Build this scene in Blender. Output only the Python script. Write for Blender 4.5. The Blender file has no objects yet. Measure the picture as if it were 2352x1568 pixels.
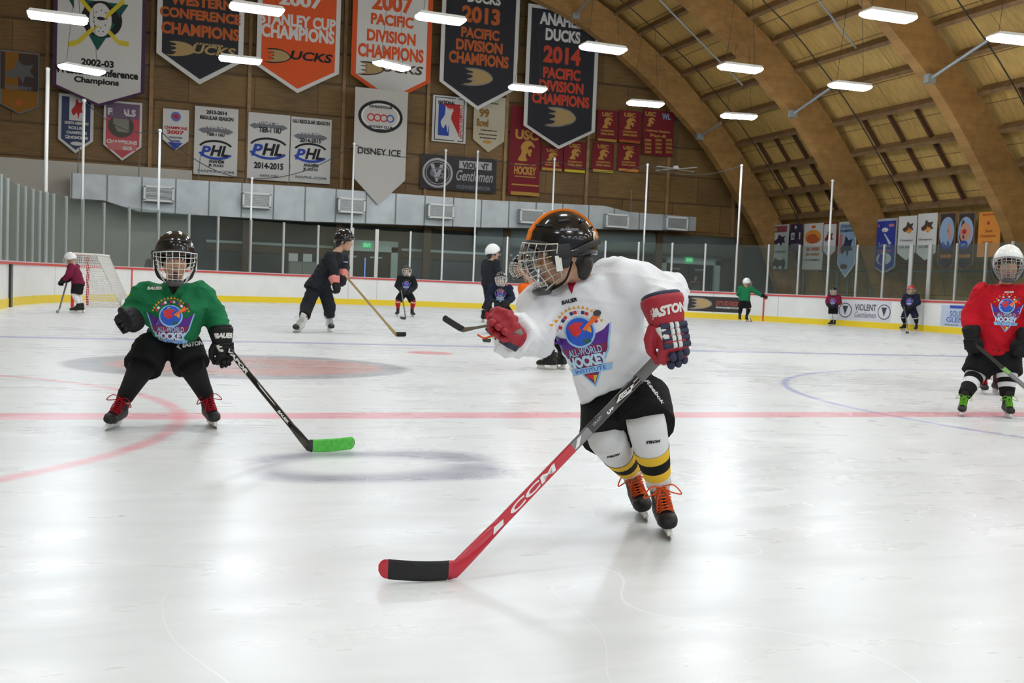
import bpy, bmesh, math, random
from mathutils import Vector, Matrix, noise
from mathutils.bvhtree import BVHTree
random.seed(7)
PI = math.pi
V = Vector

# ------------------------------------------------------------------ camera
FPX, ROLL, PITCH, YAW, CAMH = 2395.96, 0.04092, 0.05315, 0.33528, 0.8963
FW = V((math.sin(YAW)*math.cos(PITCH), math.cos(YAW)*math.cos(PITCH), -math.sin(PITCH)))
_r = V((math.cos(YAW), -math.sin(YAW), 0.0)); _u = _r.cross(FW)
CR = _r*math.cos(ROLL) + _u*math.sin(ROLL)
CU = _u*math.cos(ROLL) - _r*math.sin(ROLL)
CAM = V((0, 0, CAMH))
sc = bpy.context.scene
cd = bpy.data.cameras.new('camera'); co = bpy.data.objects.new('camera', cd)
sc.collection.objects.link(co)
M3 = Matrix((CR, CU, -FW)).transposed()
co.matrix_world = Matrix.Translation(CAM) @ M3.to_4x4()
cd.sensor_width = 36.0; cd.lens = 36.0*FPX/2352.0; cd.clip_start = 0.05; cd.clip_end = 300
cd.dof.use_dof = True; cd.dof.focus_distance = 3.75; cd.dof.aperture_fstop = 13.0
sc.camera = co
# ------------------------------------------------------------------ world, exposure
w = bpy.data.worlds.new('world'); sc.world = w; w.use_nodes = True
bg = w.node_tree.nodes['Background']
bg.inputs[0].default_value = (0.88, 0.94, 1.0, 1); bg.inputs[1].default_value = 0.30
LAMP = 62.0
sc.view_settings.view_transform = 'Standard'; sc.view_settings.look = 'None'
sc.view_settings.exposure = 0.25; sc.view_settings.gamma = 1.0
sc.cycles.max_bounces = 7; sc.cycles.diffuse_bounces = 3; sc.cycles.glossy_bounces = 3; sc.cycles.use_adaptive_sampling = True; sc.cycles.adaptive_threshold = 0.04
sc.cycles.transparent_max_bounces = 12; sc.cycles.sample_clamp_indirect = 6.0
sc.cycles.use_denoising = True; sc.cycles.caustics_reflective = False; sc.cycles.caustics_refractive = False

def ray(x, y):
    return FW + CR*((x-1176)/FPX) - CU*((y-784)/FPX)
def at(x, y, v):                       # the point seen at photo pixel (x, y), v metres up the rink
    d = ray(x, y); return CAM + d*(v/d.y)
def on_ice(x, y, z=0.0):
    d = ray(x, y); return CAM + d*((z-CAMH)/d.z)
def depth(p): return (p-CAM).dot(FW)

# ------------------------------------------------------------------ objects
C = sc.collection
ORIG = {}
def thing(name, label, cat, loc=(0, 0, 0), group=None, kind=None):
    o = bpy.data.objects.new(name, None); C.objects.link(o); o.location = loc
    o.empty_display_size = 0.1
    ORIG[o.name] = Matrix.Translation(V(loc))
    if label: o['label'] = label
    if cat: o['category'] = cat
    if group: o['group'] = group
    if kind: o['kind'] = kind
    return o
def world_of(o):
    return ORIG.get(o.name, Matrix.Identity(4))
def link(name, me, parent=None, label=None, cat=None, group=None, kind=None):
    o = bpy.data.objects.new(name, me); C.objects.link(o)
    if parent is not None:
        o.parent = parent; o.matrix_parent_inverse = world_of(parent).inverted()
    if label: o['label'] = label
    if cat: o['category'] = cat
    if group: o['group'] = group
    if kind: o['kind'] = kind
    return o

def frame_from(z, hint=(0, 0, 1)):
    z = V(z).normalized(); h = V(hint)
    if abs(z.dot(h.normalized())) > 0.97: h = V((1, 0, 0)) if abs(z.x) < 0.9 else V((0, 1, 0))
    x = h.cross(z).normalized(); y = z.cross(x)
    return x, y, z

class MB:
    def __init__(s): s.v = []; s.f = []; s.m = []
    def add(s, vs, fs, mi=0):
        o = len(s.v); s.v += [V(p) for p in vs]
        for f in fs: s.f.append([i+o for i in f]); s.m.append(mi)
        return s
    def box(s, c, size, ax=None, mi=0):
        c = V(c); hx, hy, hz = size[0]/2, size[1]/2, size[2]/2
        X, Y, Z = ax if ax else (V((1,0,0)), V((0,1,0)), V((0,0,1)))
        vs = [c+X*(hx*a)+Y*(hy*b)+Z*(hz*d) for a in (-1,1) for b in (-1,1) for d in (-1,1)]
        return s.add(vs, [(0,1,3,2),(4,6,7,5),(0,4,5,1),(2,3,7,6),(0,2,6,4),(1,5,7,3)], mi)
    def bar(s, a, b, w, h, hint=(0,0,1), mi=0):
        a, b = V(a), V(b); x, y, z = frame_from(b-a, hint)
        return s.box((a+b)/2, (w, h, (b-a).length), (x, y, z), mi)
    def tube(s, pts, r, n=10, cap=True, closed=False, mi=0, hint=(0,0,1)):
        pts = [V(p) for p in pts]; k = len(pts); rr = r if isinstance(r, (list, tuple)) else [r]*k
        rings = []; px = None
        for i in range(k):
            if closed: t = pts[(i+1) % k]-pts[i-1]
            else: t = pts[min(i+1, k-1)]-pts[max(i-1, 0)]
            t = t.normalized()
            if px is None: x, y, t = frame_from(t, hint)
            else:
                x = (px-t*px.dot(t)); x = x.normalized() if x.length > 1e-6 else frame_from(t)[0]; y = t.cross(x)
            px = x; ri = rr[i]
            ra, rb = ri if isinstance(ri, (list, tuple)) else (ri, ri)
            rings.append([pts[i]+x*(ra*math.cos(2*PI*j/n))+y*(rb*math.sin(2*PI*j/n)) for j in range(n)])
        return s.rings(rings, cap, closed, mi)
    def rings(s, rings, cap=True, closed=False, mi=0):
        n = len(rings[0]); k = len(rings); vs = [p for r in rings for p in r]; fs = []
        for i in range(k if closed else k-1):
            a, b = i*n, ((i+1) % k)*n
            for j in range(n): fs.append((a+j, a+(j+1) % n, b+(j+1) % n, b+j))
        if cap and not closed:
            fs.append(tuple(reversed(range(n)))); fs.append(tuple(range((k-1)*n, k*n)))
        return s.add(vs, fs, mi)
    def loft(s, secs, n=20, mi=0, cap=True, p=2.0):
        # secs: (centre, X half-axis vector, Y half-axis vector)
        R = []
        for c, X, Y in secs:
            c, X, Y = V(c), V(X), V(Y); ring = []
            for j in range(n):
                a = 2*PI*j/n; ca, sa = math.cos(a), math.sin(a)
                ring.append(c + X*(math.copysign(abs(ca)**(2/p), ca)) + Y*(math.copysign(abs(sa)**(2/p), sa)))
            R.append(ring)
        return s.rings(R, cap, False, mi)
    def ball(s, c, r, ax=None, nu=16, nv=10, mi=0):
        c = V(c); rx, ry, rz = r if isinstance(r, (list, tuple)) else (r, r, r)
        X, Y, Z = ax if ax else (V((1,0,0)), V((0,1,0)), V((0,0,1)))
        vs = [c+Z*rz]; fs = []
        for i in range(1, nv):
            t = PI*i/nv
            for j in range(nu):
                a = 2*PI*j/nu
                vs.append(c+X*(rx*math.sin(t)*math.cos(a))+Y*(ry*math.sin(t)*math.sin(a))+Z*(rz*math.cos(t)))
        vs.append(c-Z*rz); L = len(vs)-1
        for j in range(nu): fs.append((0, 1+j, 1+(j+1) % nu)); fs.append((L, L-nu+(j+1) % nu, L-nu+j))
        for i in range(nv-2):
            for j in range(nu):
                a = 1+i*nu; fs.append((a+j, a+nu+j, a+nu+(j+1) % nu, a+(j+1) % nu))
        return s.add(vs, fs, mi)
    def prism(s, poly, O, X, Y, t=0.0, mi=0):
        # poly in (X, Y) about O; thickness t back along -(X x Y)
        O, X, Y = V(O), V(X), V(Y); N = X.cross(Y).normalized(); n = len(poly)
        a = [O+X*p[0]+Y*p[1] for p in poly]
        if t == 0: return s.add(a, [tuple(range(n))], mi)
        b = [p-N*t for p in a]
        return s.add(a+b, [tuple(range(n)), tuple(reversed(range(n, 2*n)))]+[(i, n+i, n+(i+1) % n, (i+1) % n) for i in range(n)], mi)
    def mesh(s, name, mats=(), smooth=False, fix=True):
        me = bpy.data.meshes.new(name); me.from_pydata([tuple(p) for p in s.v], [], s.f)
        for m in (mats if isinstance(mats, (list, tuple)) else [mats]): me.materials.append(m)
        if any(s.m): me.polygons.foreach_set('material_index', s.m)
        if fix:
            bm = bmesh.new(); bm.from_mesh(me); bmesh.ops.recalc_face_normals(bm, faces=bm.faces); bm.to_mesh(me); bm.free()
        if smooth: me.polygons.foreach_set('use_smooth', [True]*len(me.polygons))
        me.update(); return me
    def build(s, name, mats, parent=None, smooth=False, fix=True, **kw):
        return link(name, s.mesh(name, mats, smooth, fix), parent, **kw)

def evaluated(me, mods):
    o = bpy.data.objects.new('tmp', me); C.objects.link(o)
    for typ, kw in mods:
        m = o.modifiers.new(typ, typ)
        for k, v in kw.items(): setattr(m, k, v)
    dg = bpy.context.evaluated_depsgraph_get(); dg.update()
    out = bpy.data.meshes.new_from_object(o.evaluated_get(dg), depsgraph=dg)
    bpy.data.objects.remove(o); return out
def fuse(mb, name, mat, vox=0.01, smooth=6, fac=0.5, wr=None):
    # overlapping closed solids grown into one continuous smooth surface
    me = evaluated(mb.mesh(name, ()), [('REMESH', dict(mode='VOXEL', voxel_size=vox)), ('SMOOTH', dict(factor=fac, iterations=smooth))])
    me.name = name
    if wr:
        N = [v.normal.copy() for v in me.vertices]
        for v, n in zip(me.vertices, N): v.co = v.co + n*wr(v.co, n)
    me.materials.clear(); me.materials.append(mat)
    me.polygons.foreach_set('use_smooth', [True]*len(me.polygons)); me.update()
    return me
def cat(ps, n=8, closed=False):
    # Catmull-Rom through points of any dimension
    ps = [tuple(p) for p in ps]; out = []; k = len(ps)
    for i in range(k if closed else k-1):
        g = (lambda j: ps[j % k]) if closed else (lambda j: ps[max(0, min(k-1, j))])
        a, b, c, d = g(i-1), g(i), g(i+1), g(i+2)
        for q in range(n):
            t = q/n
            out.append(tuple(0.5*(2*b[m]+(c[m]-a[m])*t+(2*a[m]-5*b[m]+4*c[m]-d[m])*t*t+(3*b[m]-a[m]-3*c[m]+d[m])*t**3) for m in range(len(a))))
    if not closed: out.append(ps[-1])
    return out
# ------------------------------------------------------------------ materials
class E:
    """math on shader sockets"""
    nt = None
    def __init__(s, o): s.o = o
    @staticmethod
    def op(op, *a, clamp=False):
        n = E.nt.nodes.new('ShaderNodeMath'); n.operation = op; n.use_clamp = clamp
        for i, x in enumerate(a):
            if isinstance(x, E): E.nt.links.new(x.o, n.inputs[i])
            else: n.inputs[i].default_value = x
        return E(n.outputs[0])
    def __add__(s, b): return E.op('ADD', s, b)
    def __sub__(s, b): return E.op('SUBTRACT', s, b)
    def __mul__(s, b): return E.op('MULTIPLY', s, b)
    def abs(s): return E.op('ABSOLUTE', s)
def hyp(a, b): return E.op('SQRT', a*a+b*b)
def below(x, t, soft):                 # 1 where x < t, soft edge
    return E.op('MULTIPLY_ADD', x, -1.0/soft, 0.5+t/soft, clamp=True)
def emax(*a):
    r = a[0]
    for b in a[1:]: r = E.op('MAXIMUM', r, b)
    return r
def new_mat(name):
    m = bpy.data.materials.new(name); m.use_nodes = True; nt = m.node_tree
    return m, nt, nt.nodes['Principled BSDF']
def rgba(c): return (c[0], c[1], c[2], 1.0)
def lin(r, g, b):                      # sRGB 0-255 to linear
    f = lambda x: (x/255/12.92) if x <= 10 else ((x/255+0.055)/1.055)**2.4
    return (f(r), f(g), f(b))
MATS = {}
def mat(name, col, rough=0.6, metal=0.0, var=0.0, scale=6.0, bump=0.0, bscale=60.0, coat=0.0, spec=0.5, emit=None, es=0.0, stretch=(1,1,1), col2=None):
    if name in MATS: return MATS[name]
    m, nt, b = new_mat(name); MATS[name] = m
    b.inputs['Base Color'].default_value = rgba(col); b.inputs['Roughness'].default_value = rough
    b.inputs['Metallic'].default_value = metal; b.inputs['Specular IOR Level'].default_value = spec
    b.inputs['Coat Weight'].default_value = coat; b.inputs['Coat Roughness'].default_value = 0.08
    if emit: b.inputs['Emission Color'].default_value = rgba(emit); b.inputs['Emission Strength'].default_value = es
    if var or bump or col2:
        tc = nt.nodes.new('ShaderNodeTexCoord'); mp = nt.nodes.new('ShaderNodeMapping'); mp.inputs['Scale'].default_value = stretch
        nt.links.new(tc.outputs['Object'], mp.inputs[0])
    if var or col2:
        nz = nt.nodes.new('ShaderNodeTexNoise'); nz.inputs['Scale'].default_value = scale; nz.inputs['Detail'].default_value = 6
        nt.links.new(mp.outputs[0], nz.inputs['Vector'])
        mx = nt.nodes.new('ShaderNodeMix'); mx.data_type = 'RGBA'
        mr = nt.nodes.new('ShaderNodeMapRange'); mr.inputs[1].default_value = 0.35; mr.inputs[2].default_value = 0.65
        nt.links.new(nz.outputs[0], mr.inputs[0]); nt.links.new(mr.outputs[0], mx.inputs[0])
        c2 = col2 or tuple(min(1, c*(1+var)) for c in col); c1 = col if col2 else tuple(c*(1-var) for c in col)
        mx.inputs[6].default_value = rgba(c1); mx.inputs[7].default_value = rgba(c2)
        nt.links.new(mx.outputs[2], b.inputs['Base Color'])
    if bump:
        n2 = nt.nodes.new('ShaderNodeTexNoise'); n2.inputs['Scale'].default_value = bscale; n2.inputs['Detail'].default_value = 4
        nt.links.new(mp.outputs[0], n2.inputs['Vector'])
        bp = nt.nodes.new('ShaderNodeBump'); bp.inputs['Strength'].default_value = bump; bp.inputs['Distance'].default_value = 0.01
        nt.links.new(n2.outputs[0], bp.inputs['Height']); nt.links.new(bp.outputs[0], b.inputs['Normal'])
    return m
def flat(name, col, rough=0.7): return mat(name, col, rough)

def ice_material():
    m, nt, b = new_mat('ice'); E.nt = nt
    g = nt.nodes.new('ShaderNodeNewGeometry'); sp = nt.nodes.new('ShaderNodeSeparateXYZ')
    nt.links.new(g.outputs['Position'], sp.inputs[0]); x, y = E(sp.outputs[0]), E(sp.outputs[1])
    def noi(scale, stretch=(1,1,1), detail=5, rot=0.0, dist=0.0, rough=0.55):
        mp = nt.nodes.new('ShaderNodeMapping'); mp.inputs['Scale'].default_value = stretch; mp.inputs['Rotation'].default_value = (0,0,rot)
        nt.links.new(g.outputs['Position'], mp.inputs[0])
        n = nt.nodes.new('ShaderNodeTexNoise'); n.inputs['Scale'].default_value = scale; n.inputs['Detail'].default_value = detail
        n.inputs['Distortion'].default_value = dist; n.inputs['Roughness'].default_value = rough
        nt.links.new(mp.outputs[0], n.inputs['Vector']); return E(n.outputs[0])
    # painted marks under the ice
    VC, U0 = 6.8027, -2.8597; UC = U0+12.95
    wob = noi(7, detail=3)*0.06-0.03
    yy = y+wob*0.6
    red = below((yy-VC).abs(), 0.152, 0.05)
    blue = emax(below((yy-(VC+7.62)).abs(), 0.152, 0.06), below((yy-(VC-7.62)).abs(), 0.152, 0.06))
    crease = below((hyp(x-U0, y-VC)-3.05+wob).abs(), 0.045, 0.05)
    ring = below((hyp(x-UC, y-VC)-4.57).abs(), 0.034, 0.04)
    dots = below(hyp(x-(U0+6.25), y-(VC+6.10)), 0.30, 0.05)
    goal = below((y-33.93).abs(), 0.03, 0.02)
    # sponsor disc: dark rim, orange field with darker shapes
    dd = hyp(x-0.87, (y-10.62)*1.18)
    disc = below(dd, 1.66, 0.10); field = below(hyp(x-0.95, (y-10.62)*1.3), 1.32, 0.16)
    hole = below(hyp((x-0.72)*1.0, (y-10.55)*1.9), 0.55, 0.25)
    # grey letter ring in front
    gx = (x-1.08).abs()*1.55; gy = (y-4.95).abs()*2.25
    ge = E.op('SUBTRACT', below(E.op('POWER', E.op('POWER', gx, 4.0)+E.op('POWER', gy, 4.0), 0.25), 0.92, 0.22), below(hyp((x-0.98)*1.0, (y-4.97)*1.75), 0.42, 0.22), clamp=True)
    smudge = below(hyp((x-8.1)*1.3, (y-9.5)*0.8), 0.75, 1.0)
    def lay(base, fac, col, k=1.0):
        mx = nt.nodes.new('ShaderNodeMix'); mx.data_type = 'RGBA'
        nt.links.new((fac*k).o, mx.inputs[0])
        if isinstance(base, tuple): mx.inputs[6].default_value = rgba(base)
        else: nt.links.new(base, mx.inputs[6])
        mx.inputs[7].default_value = rgba(col); return mx.outputs[2]
    big = noi(0.35, detail=4); mid = noi(1.6, (1, 3.2, 1), 6, 0.25)
    c = lay((0.70, 0.715, 0.72), E.op('MULTIPLY_ADD', big, 2.2, -0.75, clamp=True), (0.78, 0.785, 0.78))
    c = lay(c, E.op('MULTIPLY_ADD', mid, 3.0, -1.35, clamp=True), (0.62, 0.63, 0.63), 0.6)
    pt = E.op('MULTIPLY_ADD', noi(3.0, (1, 2.2, 1), 6, 0.2), 1.6, 0.02, clamp=True)
    c = lay(c, disc*(pt*0.5+0.5), (0.22, 0.22, 0.24), 0.75)
    c = lay(c, field*(pt*0.7+0.2), (0.72, 0.25, 0.17), 0.55)
    c = lay(c, hole, (0.36, 0.36, 0.38), 0.55)
    c = lay(c, ge*(pt*0.5+0.5), (0.24, 0.24, 0.30), 0.85)
    c = lay(c, smudge, (0.45, 0.45, 0.46), 0.35)
    c = lay(c, dots, (0.75, 0.10, 0.13), 0.62)
    c = lay(c, blue, (0.12, 0.14, 0.45), 0.55)
    c = lay(c, goal, (0.7, 0.08, 0.1), 0.5)
    c = lay(c, ring, (0.14, 0.17, 0.55), 0.55)
    c = lay(c, crease*pt, (0.80, 0.12, 0.17), 0.55)
    c = lay(c, red*E.op('MULTIPLY_ADD', pt, 0.4, 0.6), (0.80, 0.10, 0.17), 0.58)
    # skate scratches: thin curved cuts and a veil of shaved snow
    def cuts(scale, rot, stretch, wdt, dist):
        n = noi(scale, stretch, 1, rot, dist, 0.3); return below((n-0.5).abs(), wdt, wdt*0.8)
    mask = E.op('MULTIPLY_ADD', noi(0.8, detail=3), 4.0, -1.9, clamp=True)
    s1 = emax(cuts(0.45, 0.3, (1,1.5,1), 0.0005, 0.5), cuts(0.6, 1.2, (1,1.2,1), 0.0005, 0.6))
    s2 = emax(cuts(1.4, 0.8, (1,2.5,1), 0.0010, 0.4), cuts(0.35, 2.1, (1,1,1), 0.0005, 0.6), cuts(1.9, 0.1, (1,3.5,1), 0.002, 0.3))*mask
    snow = E.op('MULTIPLY_ADD', noi(0.9, (1, 2.6, 1), 8, 0.35, 0.6, 0.68), 4.0, -2.25, clamp=True)
    scr = emax(s1*0.42, s2*0.42)
    c = lay(c, scr, (0.95, 0.955, 0.96), 0.9); c = lay(c, snow, (0.90, 0.905, 0.905), 0.85)
    nt.links.new(c, b.inputs['Base Color'])
    ro = E.op('MULTIPLY_ADD', mid, 0.22, 0.17) + emax(scr, snow)*0.18 + E.op('MULTIPLY_ADD', big, 0.15, -0.06)
    nt.links.new(ro.o, b.inputs['Roughness'])
    b.inputs['IOR'].default_value = 1.33; b.inputs['Specular IOR Level'].default_value = 0.5
    h = noi(0.9, (1, 0.6, 1), 3)*0.6 + noi(14, (1, 2, 1), 4, 0.4)*0.06 - scr*0.02 + snow*0.004
    bp = nt.nodes.new('ShaderNodeBump'); bp.inputs['Strength'].default_value = 0.11; bp.inputs['Distance'].default_value = 0.02
    nt.links.new(h.o, bp.inputs['Height']); nt.links.new(bp.outputs[0], b.inputs['Normal'])
    return m

def panel_wood(name, c1, c2, mortar, bw, bh, ax='xz', grain=(1.5, 14), rough=0.6):
    m, nt, b = new_mat(name); E.nt = nt
    g = nt.nodes.new('ShaderNodeNewGeometry'); sp = nt.nodes.new('ShaderNodeSeparateXYZ'); nt.links.new(g.outputs['Position'], sp.inputs[0])
    cb = nt.nodes.new('ShaderNodeCombineXYZ'); i = 'xyz'
    nt.links.new(sp.outputs[i.index(ax[0])], cb.inputs[0]); nt.links.new(sp.outputs[i.index(ax[1])], cb.inputs[1])
    br = nt.nodes.new('ShaderNodeTexBrick'); br.inputs['Scale'].default_value = 1.0; br.inputs['Brick Width'].default_value = bw
    br.inputs['Row Height'].default_value = bh; br.inputs['Mortar Size'].default_value = 0.012; br.inputs['Mortar Smooth'].default_value = 0.3
    br.inputs['Color1'].default_value = rgba(c1); br.inputs['Color2'].default_value = rgba(c2); br.inputs['Mortar'].default_value = rgba(mortar)
    nt.links.new(cb.outputs[0], br.inputs['Vector'])
    mp = nt.nodes.new('ShaderNodeMapping'); mp.inputs['Scale'].default_value = (grain[0], grain[1], 1); nt.links.new(cb.outputs[0], mp.inputs[0])
    nz = nt.nodes.new('ShaderNodeTexNoise'); nz.inputs['Scale'].default_value = 1.0; nz.inputs['Detail'].default_value = 8; nt.links.new(mp.outputs[0], nz.inputs['Vector'])
    n2 = nt.nodes.new('ShaderNodeTexNoise'); n2.inputs['Scale'].default_value = 0.45; n2.inputs['Detail'].default_value = 5; nt.links.new(cb.outputs[0], n2.inputs['Vector'])
    f = E(nz.outputs[0])*0.9 + E(n2.outputs[0])*0.9 + 0.12
    mx = nt.nodes.new('ShaderNodeVectorMath'); mx.operation = 'SCALE'
    nt.links.new(br.outputs[0], mx.inputs[0]); nt.links.new(f.o, mx.inputs['Scale']); nt.links.new(mx.outputs[0], b.inputs['Base Color'])
    b.inputs['Roughness'].default_value = rough; return m

def glass_material():
    m, nt, b = new_mat('rink_glass'); nt.nodes.remove(b)
    out = nt.nodes['Material Output']; tr = nt.nodes.new('ShaderNodeBsdfTransparent'); tr.inputs[0].default_value = (0.80, 0.85, 0.83, 1)
    gl = nt.nodes.new('ShaderNodeBsdfGlossy'); gl.inputs[0].default_value = (0.9, 0.95, 0.95, 1); gl.inputs['Roughness'].default_value = 0.12
    df = nt.nodes.new('ShaderNodeBsdfDiffuse'); df.inputs[0].default_value = (0.55, 0.6, 0.58, 1)
    m1 = nt.nodes.new('ShaderNodeMixShader'); m1.inputs[0].default_value = 0.05; m2 = nt.nodes.new('ShaderNodeMixShader'); m2.inputs[0].default_value = 0.025
    nt.links.new(tr.outputs[0], m1.inputs[1]); nt.links.new(gl.outputs[0], m1.inputs[2]); nt.links.new(m1.outputs[0], m2.inputs[1]); nt.links.new(df.outputs[0], m2.inputs[2])
    nt.links.new(m2.outputs[0], out.inputs[0]); return m

ICE = ice_material(); GLASS = glass_material()
BOARD = mat('board_white', (0.80, 0.79, 0.76), 0.35, var=0.03, scale=2.0)
CAPRED = mat('cap_red', lin(205, 70, 60), 0.4); KICK = mat('kick_yellow', lin(236, 205, 40), 0.4)
ALU = mat('post_aluminium', (0.62, 0.63, 0.62), 0.35, 0.6); WHITEPOLE = mat('pole_white', (0.75, 0.75, 0.72), 0.4)
PLASTER = mat('plaster_beige', (0.58, 0.55, 0.49), 0.8, var=0.04, scale=1.0)
WOODWALL = panel_wood('plywood_wall', (0.27, 0.155, 0.05), (0.19, 0.105, 0.034), (0.05, 0.027, 0.01), 2.44, 1.22)
STUD = mat('stud_wood', (0.36, 0.205, 0.085), 0.6, var=0.2, scale=3)
GLULAM = panel_wood('glulam', (0.40, 0.215, 0.07), (0.36, 0.19, 0.06), (0.34, 0.175, 0.055), 6.0, 0.19, grain=(3, 3))
DECK = panel_wood('roof_deck', (0.66, 0.43, 0.135), (0.56, 0.355, 0.11), (0.18, 0.10, 0.04), 2.44, 1.2, ax='yz', grain=(9, 2.5))
PURLIN = mat('purlin_wood', (0.25, 0.145, 0.065), 0.65, var=0.2, scale=3)
JOIST = mat('joist_dark', (0.10, 0.045, 0.022), 0.7)
GALV = mat('galvanised', (0.50, 0.53, 0.54), 0.5, 0.35, var=0.1, scale=1.5); GALVD = mat('galvanised_seam', (0.22, 0.23, 0.22), 0.6, 0.2)
LOUVRE = mat('louvre', (0.30, 0.29, 0.25), 0.6); FRAMEW = mat('white_enamel', (0.78, 0.78, 0.75), 0.5)
STEELG = mat('brace_steel', (0.42, 0.46, 0.48), 0.45, 0.4)
DARKW = mat('dark_lobby_wall', (0.06, 0.068, 0.066), 0.6, var=0.25, scale=0.8); DARKD = mat('dark_opening', (0.012, 0.013, 0.014), 0.5)
DOORF = mat('door_frame_grey_green', (0.55, 0.66, 0.64), 0.5); SOFFIT = mat('soffit_grey_green', (0.24, 0.29, 0.28), 0.5, var=0.1, scale=1)
CONC = mat('concrete', (0.16, 0.16, 0.15), 0.8, var=0.15)
BLACK = mat('black_plastic', (0.012, 0.012, 0.014), 0.35); CABLE = mat('cable_dark', (0.03, 0.028, 0.025), 0.6)
TUBEL = mat('lamp_tubes', (1, 1, 1), 0.4, emit=(0.84, 0.925, 1.0), es=LAMP)
# ------------------------------------------------------------------ rink outline
VC, U0, VB, RC, RW = 6.8027, -2.8597, 37.53, 12.5, 25.9
U1 = U0+RW
def outline():
    P = [(U0, v) for v in (0, 6, 12, 18, VB-RC)]
    for i in range(1, 41):
        a = PI - PI/2*i/40; P.append((U0+RC+RC*math.cos(a), VB-RC+RC*math.sin(a)))
    for i in range(0, 41):
        a = PI/2 - PI/2*i/40; P.append((U1-RC+RC*math.cos(a), VB-RC+RC*math.sin(a)))
    P += [(U1, 23), (U1, 20), (U1, 16)]
    return [V((a, b)) for a, b in P]
OUT = outline(); ARC = [0.0]
for i in range(1, len(OUT)): ARC.append(ARC[-1]+(OUT[i]-OUT[i-1]).length)
def along(s):                          # point and outward normal at arc length s
    s = max(0.0, min(ARC[-1]-1e-4, s)); i = 0
    while ARC[i+1] < s: i += 1
    t = (s-ARC[i])/(ARC[i+1]-ARC[i]); p = OUT[i].lerp(OUT[i+1], t)
    def nn(k):
        d = OUT[min(k+1, len(OUT)-1)]-OUT[max(k-1, 0)]; return V((-d.y, d.x)).normalized()
    return p, nn(i).lerp(nn(i+1), t).normalized()
def bpt(s, z, off=0.0):
    p, n = along(s); p = p+n*off; return V((p.x, p.y, z))
def hit(px, py=650):                   # arc length where the sight line meets the boards
    d = ray(px, py); d = V((d.x, d.y))
    for i in range(len(OUT)-1):
        a, b = OUT[i], OUT[i+1]; e = b-a; den = d.x*e.y-d.y*e.x
        if abs(den) < 1e-9: continue
        t = (a.x*e.y-a.y*e.x)/den; q = (a.x*d.y-a.y*d.x)/den
        if t > 0 and 0 <= q <= 1: return ARC[i]+q*(ARC[i+1]-ARC[i])
def z_at(px, py, s):
    p, n = along(s); d = ray(px, py); return CAMH + d.z*(math.hypot(p.x, p.y)/math.hypot(d.x, d.y))
def sweep(sec, s0=0.0, s1=None, step=0.6):
    s1 = ARC[-1] if s1 is None else s1; k = max(2, int((s1-s0)/step)+1)
    return MB().rings([[bpt(s0+(s1-s0)*i/(k-1), z, o) for o, z in sec] for i in range(k)])

# ------------------------------------------------------------------ floor: the ice sheet and the hall floor
poly = [(p.x, p.y) for p in OUT]+[(U1, -24), (U0, -24)]
MB().prism(poly, (0,0,0), (1,0,0), (0,1,0), 0.02).build('floor', ICE, kind='structure')
mb = MB(); mb.box((5, 12, -0.07), (70, 80, 0.08)); mb.build('floor_hall', CONC, kind='structure')

# ------------------------------------------------------------------ boards
rb = thing('rink_boards', 'white hockey rink boards with red cap rail, yellow kick strip and glass above', 'rink boards', (U0+12.95, VB, 0))
sweep([(0, 0.19), (0, 0.925), (0.08, 0.925), (0.08, 0.0), (0.01, 0.0), (0.01, 0.19)]).build('board_panel', BOARD, rb)
sweep([(-0.012, 0.0), (-0.012, 0.195), (0.009, 0.195), (0.009, 0.0)]).build('kick_strip', KICK, rb)
sweep([(-0.03, 0.922), (-0.03, 0.975), (0.10, 0.975), (0.10, 0.922)]).build('cap_rail', CAPRED, rb)
sweep([(0.0, 0.975), (0.0, 1.0), (0.10, 1.0), (0.10, 0.975)]).build('glass_sill', mat('sill_grey', (0.62, 0.60, 0.64), 0.4), rb)
for px in (302, 1757):
    s = hit(px); sweep([(-0.016, 0.0), (-0.016, 0.925), (-0.010, 0.925), (-0.010, 0.0)], s-0.03, s+0.03, 0.05).build('goal_line_strip', CAPRED, rb)
s = hit(22); sweep([(-0.05, 0.0), (-0.05, 0.93), (0.0, 0.93), (0.0, 0.0)], s-0.16, s+0.16, 0.1).build('gate_pad', BLACK, rb)
for px in (126, 800, 866, 1068, 1118, 1640, 1790, 2125):
    s = hit(px); sweep([(-0.003, 0.19), (-0.003, 0.92), (0.0, 0.92), (0.0, 0.19)], s-0.008, s+0.008, 0.01).build('board_seam', mat('seam', (0.42, 0.40, 0.37), 0.6), rb)
POSTS = [(-34,0),(5,0),(20,1),(43,0),(60,0),(77,0),(93,0),(108,1),(124,0),(153,0),(191,0),(239,0),(297,0),(364,0),(433,0),(500,0),(575,0),(650,0),(729,0),
         (806,1),(863,1),(940,0),(1014,0),(1087,0),(1162,0),(1236,0),(1312,0),(1387,0),(1463,0),(1540,0),(1616,0),(1688,0),(1761,0),(1831,0),(1899,0),(1964,0),(2025,0),
         (2087,1),(2130,1),(2191,0),(2258,0),(2318,0),(2378,0)]
GT = 2.74; ps = []
for px, wide in POSTS:
    s = hit(px); ps.append(s); p, n = along(s); t = V((n.y, -n.x, 0)); n3 = V((n.x, n.y, 0)); wd = 0.13 if wide else 0.062
    MB().box(bpt(s, (1.0+GT)/2, 0.05), (wd, 0.06, GT-1.0), (t, n3, V((0,0,1)))).build('glass_post', ALU, rb)
for a, b in zip(ps, ps[1:]):
    if b-a > 0.12: sweep([(0.044, 1.0), (0.044, GT-0.03), (0.056, GT-0.03), (0.056, 1.0)], a+0.02, b-0.02, 0.7).build('glass_pane', GLASS, rb)
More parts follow.
